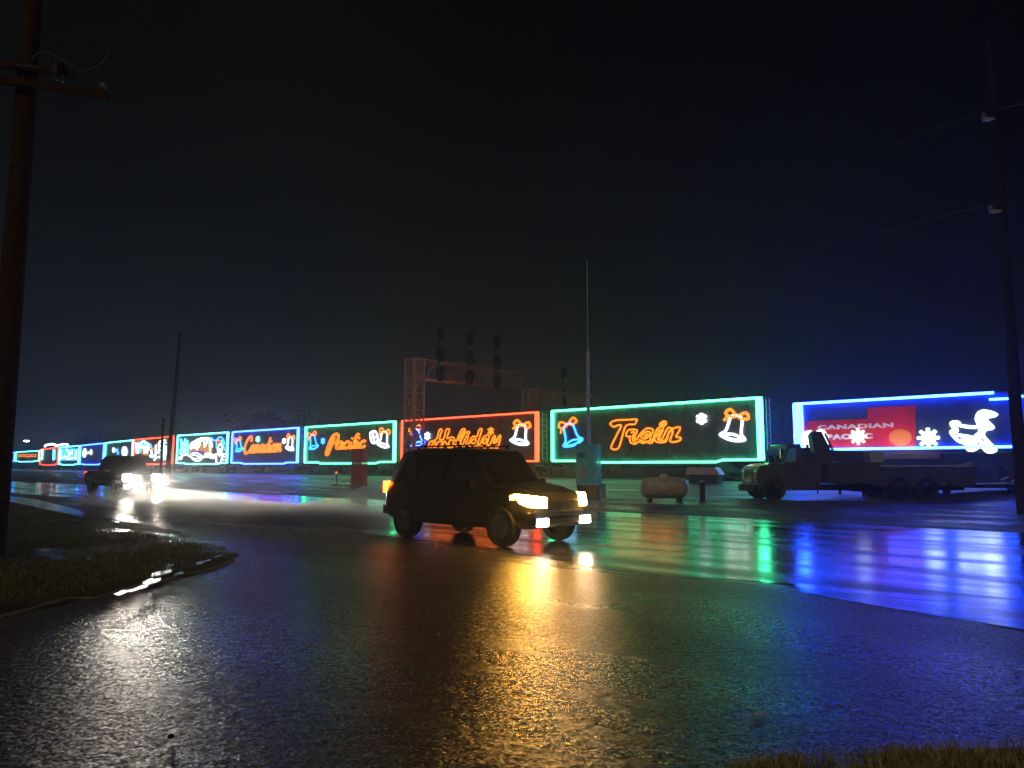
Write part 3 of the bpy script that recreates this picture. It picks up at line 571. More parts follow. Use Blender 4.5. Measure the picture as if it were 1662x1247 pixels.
c.tubes('kneeling_figure_light', Zf([['c',(1385,215),(1400,180),(1440,172),(1500,192),(1450,205),(1440,225),(1480,268),(1440,275),(1420,310),(1460,360),(1495,398),(1450,408),(1410,375),(1370,395),(1335,395),(1320,360),(1280,345),(1245,310),(1235,290),(1260,285),(1235,240),(1280,238),(1290,255),(1380,265),(1395,245)],
   ['o',(1410,200),(1460,190)],['o',(1400,230),(1430,260),(1390,330),(1340,320),(1270,310)],['o',(1340,345),(1400,345),(1470,390)],['o',(1310,310),(1340,370)],['o',(1260,250),(1270,290)],['o',(1415,220),(1415,330)],['o',(1350,360),(1390,360)],['o',(1400,300),(1350,340)],['o',(1430,285),(1400,335),(1440,380),(1480,400)],['o',(1300,330),(1340,385),(1370,390)],['o',(1400,185),(1400,225)],['o',(1425,185),(1420,225)],['o',(1245,250),(1265,300)],['o',(1440,250),(1400,290)]]), .085, 'neon_bright', sm=True)
l = bpy.data.lights.new('sign_lamp', 'SPOT'); l.energy = 220; l.color = (1, .62, .25); l.spot_size = R(110); l.spot_blend = 1; l.shadow_soft_size = .08
lo_ = bpy.data.objects.new('sign_lamp', l); C.collection.objects.link(lo_); lo_.parent = c.o; uq = c.uv(1463, 722)[0]; lo_.location = (uq, -1.7, z0-.5); lo_.rotation_euler = (R(115), 0, 0)
l = bpy.data.lights.new('sign_lamp', 'SPOT'); l.energy = 220; l.color = (1, .9, .8); l.spot_size = R(120); l.spot_blend = 1; l.shadow_soft_size = .08
lo_ = bpy.data.objects.new('sign_lamp', l); C.collection.objects.link(lo_); lo_.parent = c.o; uq = c.uv(1370, 722)[0]; lo_.location = (uq, -2.2, z0-.7); lo_.rotation_euler = (R(120), 0, 0)
c = Car(1656, 1990, label='next blue outlined car cut off by the right edge', name='stage_car', z0=2.44, z1=4.85); c.base('car_blue', doors=False); c.border('neon_blue', .06)
# --- track
trk = []
for pxa, h_ in ((2, 20.6), (65, 24.4), (96, 27.2), (130, 30), (170, 34), (217, 38.5), (287, None), (900, None), (1990, None)):
    Y = Yof(h_ or hpx(pxa)); trk.append(atY(pxa, Y))
d0 = (trk[0]-trk[1]).normalized(); trk = [trk[0]+d0*120]+trk
for off in (.7, 2.15):
    MB().tube([(p.x+RN.x*off, p.y+RN.y*off, RAILZ-.09) for p in trk], .06, 4).build('rail', M['iron'], kind='structure')
bal = MB(); n = len(trk)
for i, p in enumerate(trk):
    for off, z in ((-2.2, .35), (-.6, .62), (3.6, .62), (5.5, .35)): bal.v.append((p.x+RN.x*off, p.y+RN.y*off, z))
for i in range(n-1):
    for j in range(3): bal.f.append((i*4+j, i*4+j+1, (i+1)*4+j+1, (i+1)*4+j))
bal.build('track_bed', mat('ballast', (.16, .15, .14), .8, 0, .4, 0, 1, 12, .4, 8), kind='structure')

# ------------------------------------------------------------------ vehicles
def loft_body(st, name, m, parent, cut=(), wheel_r=.4, W=1):
    """st: list of (x, halfwidth, z0, zbelt, ztop, topwidth)"""
    rings = []
    for x, w, z0, zb, zt, wt in st:
        h = [(w*.86, z0), (w*.97, z0+.10), (w, z0+.30), (w, zb-.14), (w*.965, zb), (wt, max(zt-.07, zb+.01)), (wt*.9, zt)]
        rings.append([(x, y, z) for y, z in h]+[(x, -y, z) for y, z in reversed(h)])
    k = len(rings[0]); mb = MB(); mb.v = [p for r in rings for p in r]
    for i in range(len(rings)-1):
        for j in range(k): mb.f.append((i*k+j, i*k+(j+1) % k, (i+1)*k+(j+1) % k, (i+1)*k+j))
    mb.f.append(tuple(range(k))); mb.f.append(tuple(reversed([(len(rings)-1)*k+j for j in range(k)])))
    o = mb.build(name, m, parent)
    for x, r in cut:
        cb = MB().cyl((x, -3, wheel_r), (x, 3, wheel_r), r, 28).build('cutter', M['black'])
        md = o.modifiers.new('b', 'BOOLEAN'); md.object = cb; md.operation = 'DIFFERENCE'; md.solver = 'EXACT'
        bpy.context.view_layer.update()
        me = bpy.data.meshes.new_from_object(o.evaluated_get(bpy.context.evaluated_depsgraph_get()))
        o.modifiers.clear(); o.data = me; bpy.data.objects.remove(cb)
    me = o.data
    if not me.materials: me.materials.append(m)
    bv = o.modifiers.new('bevel', 'BEVEL'); bv.width = .035; bv.segments = 2; bv.limit_method = 'ANGLE'; bv.angle_limit = R(25)
    me.polygons.foreach_set('use_smooth', [True]*len(me.polygons))
    try: me.set_sharp_from_angle(angle=R(40))
    except Exception: pass
    return o
def wheel(parent, x, y, r, w, rimr=None, name='wheel'):
    s = 1 if y > 0 else -1; rimr = rimr or r*.62
    t = MB().lathe([(r*.6, 0), (r*.6, -w/2), (r*.9, -w/2), (r*.985, -w*.38), (r, -w*.2), (r, w*.2), (r*.985, w*.38), (r*.9, w/2), (r*.6, w/2), (r*.6, 0)], (x, y, r), 'y', 28).build('wheel', M['tyre'], parent, True)
    q = MB().lathe([(rimr*.99, s*w*.44), (rimr*1.02, s*w*.49), (rimr*.93, s*w*.44), (rimr*.88, s*w*.12), (rimr*.3, s*w*.10), (rimr*.28, s*w*.46), (rimr*.1, s*w*.48)], (x, y, r), 'y', 28)
    for k in range(6):
        a = k*math.pi/3; q.box((x+math.cos(a)*rimr*.55, y+s*w*.42, r+math.sin(a)*rimr*.55), (rimr*.82, .035, rimr*.2), ry=-a)
    q.build('rim', M['rim'], t); return t
def win(parent, pts, name='window', off=None):
    """pts: quad corners in local space"""
    P = [Vector(p) for p in pts]; n = (P[1]-P[0]).cross(P[2]-P[0]).normalized()*.008
    cpt = Vector((0, 0, 1)); ctr = sum(P, Vector())/len(P)
    if n.dot(ctr-Vector((ctr.x if abs(n.y) > abs(n.x) else 0, 0, .8))) < 0: n = -n
    k = len(P); MB().add([p+n for p in P]+[p-n for p in P], [tuple(range(k)), tuple(reversed(range(k, 2*k)))]+[(i, (i+1) % k, (i+1) % k+k, i+k) for i in range(k)]).build(name, M['glass'], parent)
def beam(parent, loc, energy, col, spot=70, tilt=-3, yaw=0, rad=.08):
    l = bpy.data.lights.new('headlight_beam', 'SPOT'); l.energy = energy; l.color = col; l.spot_size = R(spot); l.spot_blend = .8; l.shadow_soft_size = rad
    o = bpy.data.objects.new('headlight_beam', l); C.collection.objects.link(o); o.parent = parent; o.location = loc
    o.rotation_euler = (R(90+tilt), 0, R(-90+yaw)); return o
M['head'] = emit('headlight_glow', (1, .92, .78), 115); M['head2'] = emit('near_headlight_glow', (1, .47, .06), 150); M['fog'] = emit('fog_lamp_glow', (1, .9, .75), 45)
M['amber'] = emit('amber_marker', (1, .36, .02), 60); M['tail'] = emit('tail_light', (1, .12, .008), 22); M['taildim'] = emit('dim_tail_light', (1, .10, .03), 2)
# local x = forward. SUV centre of front axle line etc.
fw = math.atan2(-.68, .74)
def suv():
    fc = Vector((1.0, 14.6, 0)); o = empty('suv', (fc.x-.74*4.45, fc.y+.68*4.45, 0), fw, 'dark muddy SUV crossing the wet road with an amber lit near headlight', 'car')
    L = 4.45
    st = [(0, .80, .55, 1.05, 1.12, .70), (.06, .90, .42, 1.08, 1.45, .68), (.35, .95, .36, 1.12, 1.88, .66), (.9, .96, .33, 1.12, 1.93, .70), (2.2, .96, .33, 1.12, 1.93, .70), (2.75, .96, .33, 1.12, 1.86, .68), (3.30, .95, .33, 1.10, 1.22, .80), (3.9, .94, .34, 1.05, 1.14, .78), (4.28, .90, .36, .96, 1.04, .74), (4.45, .80, .42, .80, .86, .66)]
    loft_body(st, 'body', M['suv'], o, [(.78, .46), (3.66, .46)], .39)
    for y in (-.84, .84):
        s = 1 if y > 0 else -1
        for x in (.78, 3.66): wheel(o, x, y, .39, .25)
        a = lambda x, t: (x, s*((.945)*(1-t)+.70*t+.012), 1.15*(1-t)+1.86*t)
        win(o, [a(.45, .08), a(1.1, .08), a(1.05, .86), a(.62, .86)]); win(o, [a(1.2, .08), a(2.05, .08), a(2.05, .88), a(1.15, .88)]); win(o, [a(2.15, .08), a(3.05, .08), a(2.75, .80), a(2.15, .88)])
        MB().box((3.0, s*1.05, 1.2), (.14, .2, .16), bev=.03).build('side_mirror', M['suv'], o)
        for x in (1.3, 2.25): MB().box((x, s*.975, 1.02), (.2, .03, .035)).build('door_handle', M['chrome'], o)
        MB().box((2.2, s*.93, .40), (2.1, .16, .06), bev=.02).build('running_board', M['black'], o)
        MB().box((1.6, s*.62, 1.98), (1.7, .035, .035)).box((.85, s*.62, 1.945), (.05, .035, .06)).box((2.4, s*.62, 1.945), (.05, .035, .06)).build('roof_rail', M['black'], o)
        # headlight wrapped round the corner
        q = MB(); pts = [(4.02, s*.945, 1.02), (4.30, s*.91, 1.01), (4.44, s*.73, .98), (4.46, s*.48, .95)]; lo = [(4.16, s*.95, .86), (4.34, s*.92, .79), (4.46, s*.74, .76), (4.48, s*.50, .76)]
        q.add([(x+.01, y_*1.015, z) for x, y_, z in pts]+[(x+.01, y_*1.015, z) for x, y_, z in lo], [(i, i+1, i+5, i+4) for i in range(3)]); hl = q.build('headlight', M['head2'], o)
        MB().box((3.99, s*.955, .95), (.10, .03, .09), bev=.01).build('amber_lamp', M['amber'], hl)
        MB().box((4.50, s*.66, .49), (.05, .32, .15), bev=.02).build('fog_lamp', M['fog'], o)
        tl = MB().box((.03, s*.83, 1.08), (.12, .17, .26), bev=.02); tl.build('tail_light', M['tail'], o)
        beam(o, (4.5, s*.7, .9), 260, (1, .86, .6), 80, -4)
    MB().box((4.44, 0, .78), (.06, 1.0, .2), bev=.02).build('grille', M['black'], o)
    MB().box((4.42, 0, .50), (.16, 1.72, .16), bev=.05).build('front_bumper', M['suv'], o); MB().box((-.02, 0, .58), (.16, 1.76, .2), bev=.05).build('rear_bumper', M['chrome'], o)
    win(o, [(3.27, -.70, 1.22), (3.27, .70, 1.22), (2.84, .60, 1.80), (2.84, -.60, 1.80)], 'windshield')
suv()
def pickup():
    fc = Vector((-18.95, 38.2, 0)); Lp = 5.5; o = empty('pickup_truck', (fc.x-.74*Lp, fc.y+.68*Lp, 0), fw, 'dark pickup truck coming along the road with four glaring white front lights', 'car')
    st = [(0, .95, .62, 1.15, 1.22, .90), (.1, 1.0, .55, 1.2, 1.27, .93), (1.75, 1.0, .5, 1.2, 1.27, .93), (1.95, 1.0, .5, 1.2, 1.95, .76), (2.2, 1.0, .5, 1.2, 2.10, .74), (3.3, 1.0, .5, 1.2, 2.10, .74), (3.6, 1.0, .5, 1.2, 2.02, .72), (4.15, 1.0, .5, 1.18, 1.30, .86), (5.1, .97, .5, 1.10, 1.20, .84), (5.4, .93, .5, 1.02, 1.12, .80), (5.5, .88, .55, .98, 1.05, .78)]
    loft_body(st, 'body', M['pick'], o, [(1.1, .52), (4.55, .52)], .43)
    for s in (-1, 1):
        for x in (1.1, 4.55): wheel(o, x, s*.88, .43, .28)
        a = lambda x, t: (x, s*((.98)*(1-t)+.75*t+.012), 1.23*(1-t)+2.02*t)
        win(o, [a(2.05, .08), a(2.85, .08), a(2.85, .86), a(2.2, .86)]); win(o, [a(2.95, .08), a(3.9, .08), a(3.5, .82), a(2.95, .86)])
        MB().box((3.85, s*1.12, 1.32), (.14, .24, .2), bev=.03).build('side_mirror', M['pick'], o)
        MB().box((5.50, s*.72, .97), (.10, .42, .30), bev=.05).build('headlight', M['head'], o)
        MB().cyl((5.49, s*.70, .56), (5.56, s*.70, .56), .15, 16).build('fog_lamp', M['head'], o)
        MB().box((.0, s*.9, 1.1), (.06, .14, .34), bev=.02).build('tail_light', M['taildim'], o)
        beam(o, (5.62, s*.72, .97), 5200, (1, .9, .76), 50, -9, 0, .15)
    MB().box((5.50, 0, .95), (.05, 1.0, .3), bev=.02).build('grille', M['black'], o); MB().box((5.52, 0, .66), (.2, 1.86, .2), bev=.05).build('front_bumper', M['chrome'], o)
    MB().box((.85, 0, 1.265), (1.5, 1.7, .03)).build('bed_cover', M['black'], o)
    win(o, [(4.12, -.76, 1.32), (4.12, .76, 1.32), (3.66, .66, 1.98), (3.66, -.66, 1.98)], 'windshield')
pickup()
# --- boom truck, facing left
def boom_truck():
    p0 = at(1585, 814, .1); pf = at(1238, 814, .1); Lt = abs(pf.x-p0.x); gzv = .10
    o = empty('boom_truck', (pf.x, 31.2, gzv), 0, 'parked crane truck with folded boom and long flatbed, silhouetted by blue lights', 'truck'); w = 2.4; q = M['trk']
    X = lambda px: (px-1238)/F*31.4; Z_ = lambda py: CZ+(757-py)/F*31.4-gzv
    def Pn(name, pts, y0, y1, m=q, bev=.04, par=None):
        ob = MB().poly([(X(a), Z_(b)) for a, b in pts], y0, y1).build(name, m, par or o)
        if bev:
            bv = ob.modifiers.new('bevel', 'BEVEL'); bv.width = bev; bv.segments = 2; bv.limit_method = 'ANGLE'
        return ob
    Pn('hood', [(1237, 792), (1236, 765), (1242, 757), (1262, 752), (1280, 754), (1280, 792), (1268, 792), (1262, 782), (1247, 782), (1242, 794)], .15, w-.15)
    cabn = Pn('cab', [(1276, 795), (1276, 754), (1280, 750), (1311, 750), (1311, 795)], .1, w-.1)
    Pn('cab_roof', [(1287, 722), (1308, 721), (1310, 729), (1285, 729)], .1, w-.1, par=cabn)
    for ya, yb in ((.1, .18), (w-.18, w-.1)):
        Pn('rear_pillar', [(1300, 728), (1310, 728), (1311, 751), (1300, 751)], ya, yb, bev=.01, par=cabn); Pn('front_pillar', [(1277, 751), (1281, 751), (1289, 728), (1285, 727)], ya, yb, bev=.01, par=cabn)
    Pn('side_window', [(1280, 750), (1287, 729), (1300, 729), (1300, 750)], .12, .13, M['milk'], 0, cabn)
    MB().box((X(1289), w*.3, Z_(752)), (.5, .5, .9), bev=.06).box((X(1289), w*.7, Z_(752)), (.5, .5, .9), bev=.06).build('cab_seat', M['black'], cabn)
    MB().box((X(1280), w/2, Z_(740)), (.02, w-.5, .55), ry=R(-22)).build('windshield', M['milk'], cabn)
    MB().box((X(1300), .07, Z_(765)), (.16, .04, .04)).build('door_handle', M['black'], cabn)
    MB().box((X(1273), -.1, Z_(737)), (.06, .1, .42), bev=.02).cyl((X(1276), .0, Z_(742)), (X(1273), -.1, Z_(742)), .02, 6).build('mirror', M['chrome'], cabn)
    for y in (.1, w-.35): MB().lathe([(.60, 0), (.60, .28)], (X(1262), y, .50), 'y', 20).build('fender', q, o) if False else None
    MB().box((X(1236), .45, Z_(778)), (.06, .22, .22), bev=.02).build('headlight', M['porc'], o); MB().box((X(1236), w-.45, Z_(778)), (.06, .22, .22), bev=.02).build('headlight', M['porc'], o)
    MB().box((X(1234), w/2, Z_(793)), (.16, w-.2, .28), bev=.03).build('front_bumper', M['black'], o)
    MB().box((X(1236)-.02, w/2, Z_(772)), (.05, 1.0, .6), bev=.02).build('grille', M['chrome'], o)
    MB().box((X(1410), w/2-.4, Z_(792)), (X(1585)-X(1240), .12, .24)).box((X(1410), w/2+.4, Z_(792)), (X(1585)-X(1240), .12, .24)).build('chassis_rail', M['black'], o)
    # equipment behind the cab
    MB().box((X(1325), w/2, Z_(765)), (.7, w-.3, 1.5), bev=.05).build('tool_locker', q, o)
    MB().box((X(1317), .25, Z_(738)), (.35, .3, .55)).cyl((X(1322), .3, Z_(748)), (X(1322), .3, Z_(722)), .06, 10).build('exhaust_stack', M['chrome'], o)
    tur = MB().cyl((X(1352), w/2, Z_(785)), (X(1352), w/2, Z_(748)), .42, 20).box((X(1352), w/2, Z_(745)), (.9, .8, .6), bev=.06).build('turret', q, o)
    bm_ = MB().poly([(X(1340), Z_(706)), (X(1346), Z_(699)), (X(1357), Z_(700)), (X(1370), Z_(728)), (X(1372), Z_(752)), (X(1346), Z_(755))], w/2-.22, w/2+.22).build('boom', q, o)
    MB().box((X(1394), w/2, Z_(741)), (X(1432)-X(1356), .42, .5), ry=R(3), bev=.05).build('boom_section', q, o)
    MB().cyl((X(1361), w/2-.28, Z_(703)), (X(1376), w/2-.28, Z_(738)), .05, 10).cyl((X(1361), w/2+.28, Z_(703)), (X(1376), w/2+.28, Z_(738)), .05, 10).build('lift_cylinder', M['chrome'], o)
    MB().box((X(1395), w/2, Z_(768)), (X(1440)-X(1350), w-.2, .9), bev=.04).build('side_locker', q, o)
    MB().box((X(1405), w/2, Z_(791)), (.35, w+.1, .35), bev=.03).cyl((X(1405), .08, Z_(795)), (X(1405), .08, .18), .06, 10).cyl((X(1405), w-.08, Z_(795)), (X(1405), w-.08, .18), .06, 10).build('outrigger', M['black'], o)
    MB().box((X(1432), .5, Z_(747)), (.55, .6, .75), bev=.03).build('control_cab', M['cab'], o)
    fb = MB().box((X(1508), w/2, Z_(760)), (X(1588)-X(1428), w, .18), bev=.02).box((X(1508), w/2, Z_(776)), (X(1584)-X(1428), w-.1, .7), bev=.02); fb.build('flatbed', q, o)
    MB().box((X(1506), .0, Z_(757)), (X(1578)-X(1432), .04, .07)).build('deck_edge', M['galv'], o)
    MB().cyl((X(1556), .1, Z_(757)), (X(1585), .1, Z_(751)), .035, 8).cyl((X(1556), .1, Z_(769)), (X(1585), .1, Z_(765)), .03, 8).build('ramp_bar', M['galv'], o)
    for y in (.22, w-.22):
        wheel(o, X(1263), y, .50, .28)
        for px in (1462, 1506):
            wheel(o, X(px), y, .50, .5)
    MB().box((X(1333), .15, .55), (.05, .04, .5)).build('mud_flap', M['black'], o); MB().box((X(1541), .2, .5), (.05, .5, .5)).build('mud_flap', M['black'], o)
    # trailer
    t = empty('flat_trailer', (atY(1592, 31.4).x, 31.0, gzv), 0, 'low flat trailer with steel ramps hitched behind the crane truck', 'trailer')
    XT = lambda px: (px-1592)/F*31.4
    MB().box((XT(1628), 1.1, .62), (XT(1690)-XT(1580), 2.1, .16), bev=.02).build('deck', M['black'], t)
    MB().box((XT(1605), .03, .74), (XT(1616)-XT(1586), .05, .05)).build('deck_rail', M['galv'], t)
    MB().cyl((XT(1615), .1, .88), (XT(1628), .1, 1.0), .03, 6).build('ramp', M['galv'], t); MB().cyl((XT(1632), .1, .80), (XT(1647), .1, .95), .03, 6).cyl((XT(1634), .1, .62), (XT(1634), .1, .82), .03, 6).build('ramp', M['galv'], t)
    for y in (.2, 2.0): wheel(t, XT(1690), y, .36, .22)
    MB().cyl((XT(1626), .1, .6), (XT(1626), .1, .28), .05, 8).build('jack_leg', M['black'], t)
boom_truck()

# ------------------------------------------------------------------ yard things
p = at(1078, 813, .12); o = empty('propane_tank', (p.x, p.y, gz(p.x, p.y)), R(-4), 'pale horizontal propane tank with a domed cap on short legs', 'gas tank')
rt, Lh = .44, .98
prof = [(.02, -Lh), (.2, -Lh+.03), (.34, -Lh+.11), (.42, -Lh+.24), (rt, -Lh+.36), (rt, Lh-.36), (.42, Lh-.24), (.34, Lh-.11), (.2, Lh-.03), (.02, Lh)]
MB().lathe(prof, (0, 0, .58), 'x', 28).build('tank_shell', M['tank'], o, True)
MB().lathe([(.17, 0), (.17, .10), (.13, .17), (.05, .2)], (0, 0, .98), 'z', 20).build('dome_cap', M['tank'], o, True)
for x in (-.6, .6): MB().box((x, 0, .08), (.16, .7, .26), bev=.02).build('leg', M['iron'], o)
first = None
for px in (1139, 1148):
    p = at(px, 815, .12)
    if first is None:
        first = empty('bollard', (p.x, p.y, .08)); MB().cyl((0, 0, 0), (0, 0, .82), .075, 14).build('post', M['iron'], first); MB().lathe([(.08, .82), (.07, .87), (.02, .90)], (0, 0, 0), 'z', 14).build('cap', M['galv'], first)
        MB().cyl((0, 0, 0), (0, 0, .05), .13, 14).build('base_plate', M['conc'], first); oo = first
    else: oo = copy_tree(first)
    oo.location = (p.x, p.y+(.0 if px == 1139 else .6), .08)
    tag(oo, 'short dark steel post, the one nearer the propane tank' if px == 1139 else 'short dark steel post, the one nearer the crane truck', 'bollard', 'short posts beside the propane tank')
# cabinet with mast
Yc = 33.0; pc = atY(955, Yc); o = empty('signal_cabinet', (pc.x, Yc, gz(pc.x, Yc)), R(-20), 'pale teal steel equipment cabinet with peaked roof, behind the SUV hood', 'cabinet')
w = .98; zt = CZ+(757-727)/F*Yc-gz(pc.x, Yc); zb = CZ-(787-757)/F*Yc-gz(pc.x, Yc)
MB().box((0, 0, (zt+zb)/2), (w, .8, zt-zb), bev=.02).build('body', M['milk'], o)
MB().add([(-w/2-.03, -.43, zt), (w/2+.03, -.43, zt), (w/2+.03, .43, zt), (-w/2-.03, .43, zt), (-w/2-.03, 0, zt+.17), (w/2+.03, 0, zt+.17)], [(0, 1, 5, 4), (2, 3, 4, 5), (1, 2, 5), (3, 0, 4), (3, 2, 1, 0)]).build('roof', M['milk'], o)
d = MB().box((-.02, -.415, (zt+zb)/2), (w-.14, .03, zt-zb-.14), bev=.01).build('door', M['milk'], o)
MB().box((-.2, -.44, zt-.35), (.32, .02, .2)).build('notice_plate', mat('blue_plate', (.12, .2, .55), .4), d); MB().box((-.2, -.45, zb+.55), (.22, .04, .6), bev=.01).build('meter_cover', M['galv'], d); MB().cyl((.2, -.5, zt-.75), (.2, -.42, zt-.75), .03, 8).build('handle', M['black'], d)
MB().box((0, 0, zb/2), (w*.9, .7, zb)).build('plinth', M['black'], o)
Ym = 34.6; pm = atY(956, Ym); o = empty('mast', (pm.x, Ym, gz(pm.x, Ym)), 0, 'slim pale mast with a thin whip on top, rising behind the cabinet', 'mast')
zz = CZ+(757-572)/F*Ym; MB().cyl((0, 0, 0), (0, 0, zz), .085, 14).build('pole', M['galv'], o); MB().cyl((0, 0, zz), (.02, 0, zz+4.4), .022, 8).build('antenna', M['galv'], o); MB().box((0, 0, .1), (.4, .4, .2), bev=.02).build('base', M['conc'], o)
pb = atY(978, 32.4); o = empty('meter_box', (pb.x, 32.4, gz(pb.x, 32.4)), 0, 'small blue meter box on a short post, right of the cabinet', 'meter box')
MB().cyl((0, 0, 0), (0, 0, .6), .04, 8).build('post', M['galv'], o); MB().box((0, 0, .42), (.24, .18, .62), bev=.02).build('box', M['blu'], o)
# red panel cabinet by the tracks
Yr = 54.0; pr_ = atY(583.5, Yr); zg = gz(pr_.x, Yr); o = empty('red_cabinet', (pr_.x, Yr, zg), R(-35), 'tall flat red cabinet standing beside the tracks under the script word', 'cabinet')
zt = CZ+(757-729)/F*Yr-zg
bb = MB().box((0, 0, zt/2+.05), (1.2, .5, zt-.1), bev=.03).build('body', M['redmilk'], o); MB().box((0, -.265, zt/2+.05), (1.0, .03, zt-.35), bev=.01).build('door', M['redmilk'], o); MB().box((0, 0, .04), (1.3, .6, .12)).build('plinth', M['conc'], o)
ps = at(1148, 769, .6); o = empty('track_plate', tuple(atY(1147, 43.5))[:2]+(gz(*tuple(atY(1147, 43.5))[:2]),), R(-43), 'flat pale pinkish box lying by the tracks under the green car', 'box')
zt = CZ-(759-757)/F*43.5-o.location.z; MB().poly([(-1.25, zt-.42), (-1.1, zt), (.65, zt), (1.0, zt-.42)], -.3, .3).build('lid', M['pale'], o)
MB().box((-.1, 0, (zt-.42)/2), (1.9, .5, zt-.42)).build('base', M['iron'], o)
pw = atY(547, 56); o = empty('switch_stand', (pw.x, 56, gz(pw.x, 56)), 0, 'small switch stand with a red lamp beside the track', 'rail signal')
MB().cyl((0, 0, 0), (0, 0, .85), .04, 8).build('stem', M['iron'], o); MB().box((0, 0, .95), (.2, .2, .24), bev=.03).build('lamp_housing', M['black'], o); MB().cyl((0, -.13, .95), (0, -.10, .95), .09, 12).build('lens', M['taildim'], o); MB().box((0, 0, .04), (.5, .3, .1)).build('base', M['iron'], o)
# signal gantries
def gantry(base, L, H, label, heads):
    o = empty('signal_gantry', base, math.atan2(RN.y, RN.x), label, 'signal bridge', 'signal gantries over the tracks')
    t = MB(); hw = .55; S = M['redlit_steel']; Hh = H-base[2]
    for x in (-hw, hw):
        for y in (-hw, hw): t.cyl((x, y, 0), (x, y, Hh), .075, 6)
    k = 7; dz = Hh/k
    for i in range(k+1):
        z = min(i*dz, Hh-.03)
        for a, b in (((-hw,-hw),(hw,-hw)),((hw,-hw),(hw,hw)),((hw,hw),(-hw,hw)),((-hw,hw),(-hw,-hw))): t.cyl((*a, z), (*b, z), .05, 5)
        if i < k:
            for a, b in (((-hw,-hw),(hw,-hw)),((hw,-hw),(hw,hw)),((hw,hw),(-hw,hw)),((-hw,hw),(-hw,-hw))):
                (a, b) = (a, b) if i % 2 else (b, a); t.cyl((*a, i*dz), (*b, (i+1)*dz), .04, 5); t.cyl((*b, i*dz), (*a, (i+1)*dz), .03, 5)
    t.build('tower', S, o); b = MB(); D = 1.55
    for z in (Hh, Hh-D):
        for y in (-.55, .55): b.cyl((-hw, y, z), (L, y, z), .06, 6)
    m_ = 8; dx = (L-hw)/m_
    for i in range(m_+1):
        x = hw+i*dx
        for y in (-.55, .55): b.cyl((x, y, Hh), (x, y, Hh-D), .04, 5)
        b.cyl((x, -.55, Hh), (x, .55, Hh), .04, 5); b.cyl((x, -.55, Hh-D), (x, .55, Hh-D), .04, 5)
        if i < m_:
            for y in (-.55, .55): b.cyl((x, y, Hh if i % 2 else Hh-D), (x+dx, y, Hh-D if i % 2 else Hh), .04, 5)
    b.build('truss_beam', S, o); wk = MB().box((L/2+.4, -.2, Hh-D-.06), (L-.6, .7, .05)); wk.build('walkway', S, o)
    rl = MB()
    for x in heads:
        ms = MB().cyl((x, -.75, Hh-D-.1), (x, -.75, Hh+2.6), .06, 8).box((x, -.65, Hh-.1), (.1, .3, .1)).build('signal_mast', M['black'], o)
        for z in (Hh+2.3, Hh+.6, Hh-1.1):
            h = MB(); pts = [(x+.42*math.cos(a)*(.85), z+.68*math.sin(a)) for a in np.linspace(0, 2*math.pi, 21)[:-1]]
            h.poly(pts, -1.12, -.8)
            for dzz in (-.35, 0, .35): h.cyl((x, -1.0, z+dzz), (x, -1.22, z+dzz), .13, 12)
            h.box((x, -.88, z), (.3, .22, 1.0)); h.build('signal_head', M['black'], ms)
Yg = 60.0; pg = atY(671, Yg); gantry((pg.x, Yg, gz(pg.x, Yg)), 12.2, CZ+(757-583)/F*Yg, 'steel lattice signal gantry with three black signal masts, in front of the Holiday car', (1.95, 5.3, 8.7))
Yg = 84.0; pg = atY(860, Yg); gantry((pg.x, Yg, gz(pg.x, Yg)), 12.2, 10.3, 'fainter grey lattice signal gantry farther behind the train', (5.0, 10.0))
# utility poles
def pole(name, x, y, H, r, lean=(0, 0), label='', m='wood2'):
    o = empty(name, (x, y, gz(x, y)-.05), 0, label, 'utility pole', 'wooden utility poles'); o.rotation_euler = (R(lean[1]), R(lean[0]), 0)
    n = 14; MB().tube([(random.uniform(-.01, .01), random.uniform(-.01, .01), H*i/n) for i in range(n+1)], [r*(1.12-.42*i/n) for i in range(n+1)], 14).build('shaft', M[m], o, True)
    return o
def insul(o, x, y, z):
    MB().lathe([(.03, 0), (.05, .03), (.09, .05), (.05, .08), (.08, .11), (.04, .15), (.03, .18)], (x, y, z), 'z', 12).build('insulator', M['porc'], o, True)
def arm(o, x, y, z, L, rz, par=None):
    MB().box((x, y, z), (L, .10, .13), rz=rz, bev=.01).build('crossarm', M['wood'], o)
Yp = 12.4; pp = atY(-3, Yp); o = pole('utility_pole', pp.x, pp.y, 12.5, .19, (0, 0), 'nearest reddish wooden utility pole with crossarms at the left edge', 'wood')
za = CZ+(757-137)/F*Yp*1.12; zz_ = lambda py: atY(60, Yp, py).z
arm(o, .1, -.2, zz_(138), 2.6, R(20)); arm(o, .05, -.18, zz_(112), 1.6, R(20))
for x in (-1.0, .55, 1.2): insul(o, x, -.2+.36*x, zz_(138)+.06)
MB().cyl((.55, -.05, zz_(118)), (.55, -.05, zz_(100)), .12, 14).build('fuse_can', M['iron'], o)
pA = atY(55, Yp, 100); 
def wireobj(pts, r, label, name='cable', grp='overhead cables', k=8):
    o = MB().tube(smooth_path(pts, False, k), r, 5).build(name, M['wire']); tag(o, label, 'cable', grp)
wireobj([tuple(atY(a, Yp-.3, b)) for a, b in ((-5, 97), (30, 106), (66, 110))], .012, 'short pale cable crossing the near pole under its upper crossarm')
wireobj([tuple(atY(a, Yp-.3, b)) for a, b in ((52, 100), (60, 88), (80, 87), (105, 100), (130, 115), (150, 112), (168, 100), (177, 85))], .013, 'pale looping cable end hanging right of the near crossarms')
wireobj([tuple(atY(a, Yp-.25, b)) for a, b in ((-8, 265), (5, 261), (20, 262))], .012, 'short pale cable stub at the left side of the near pole')
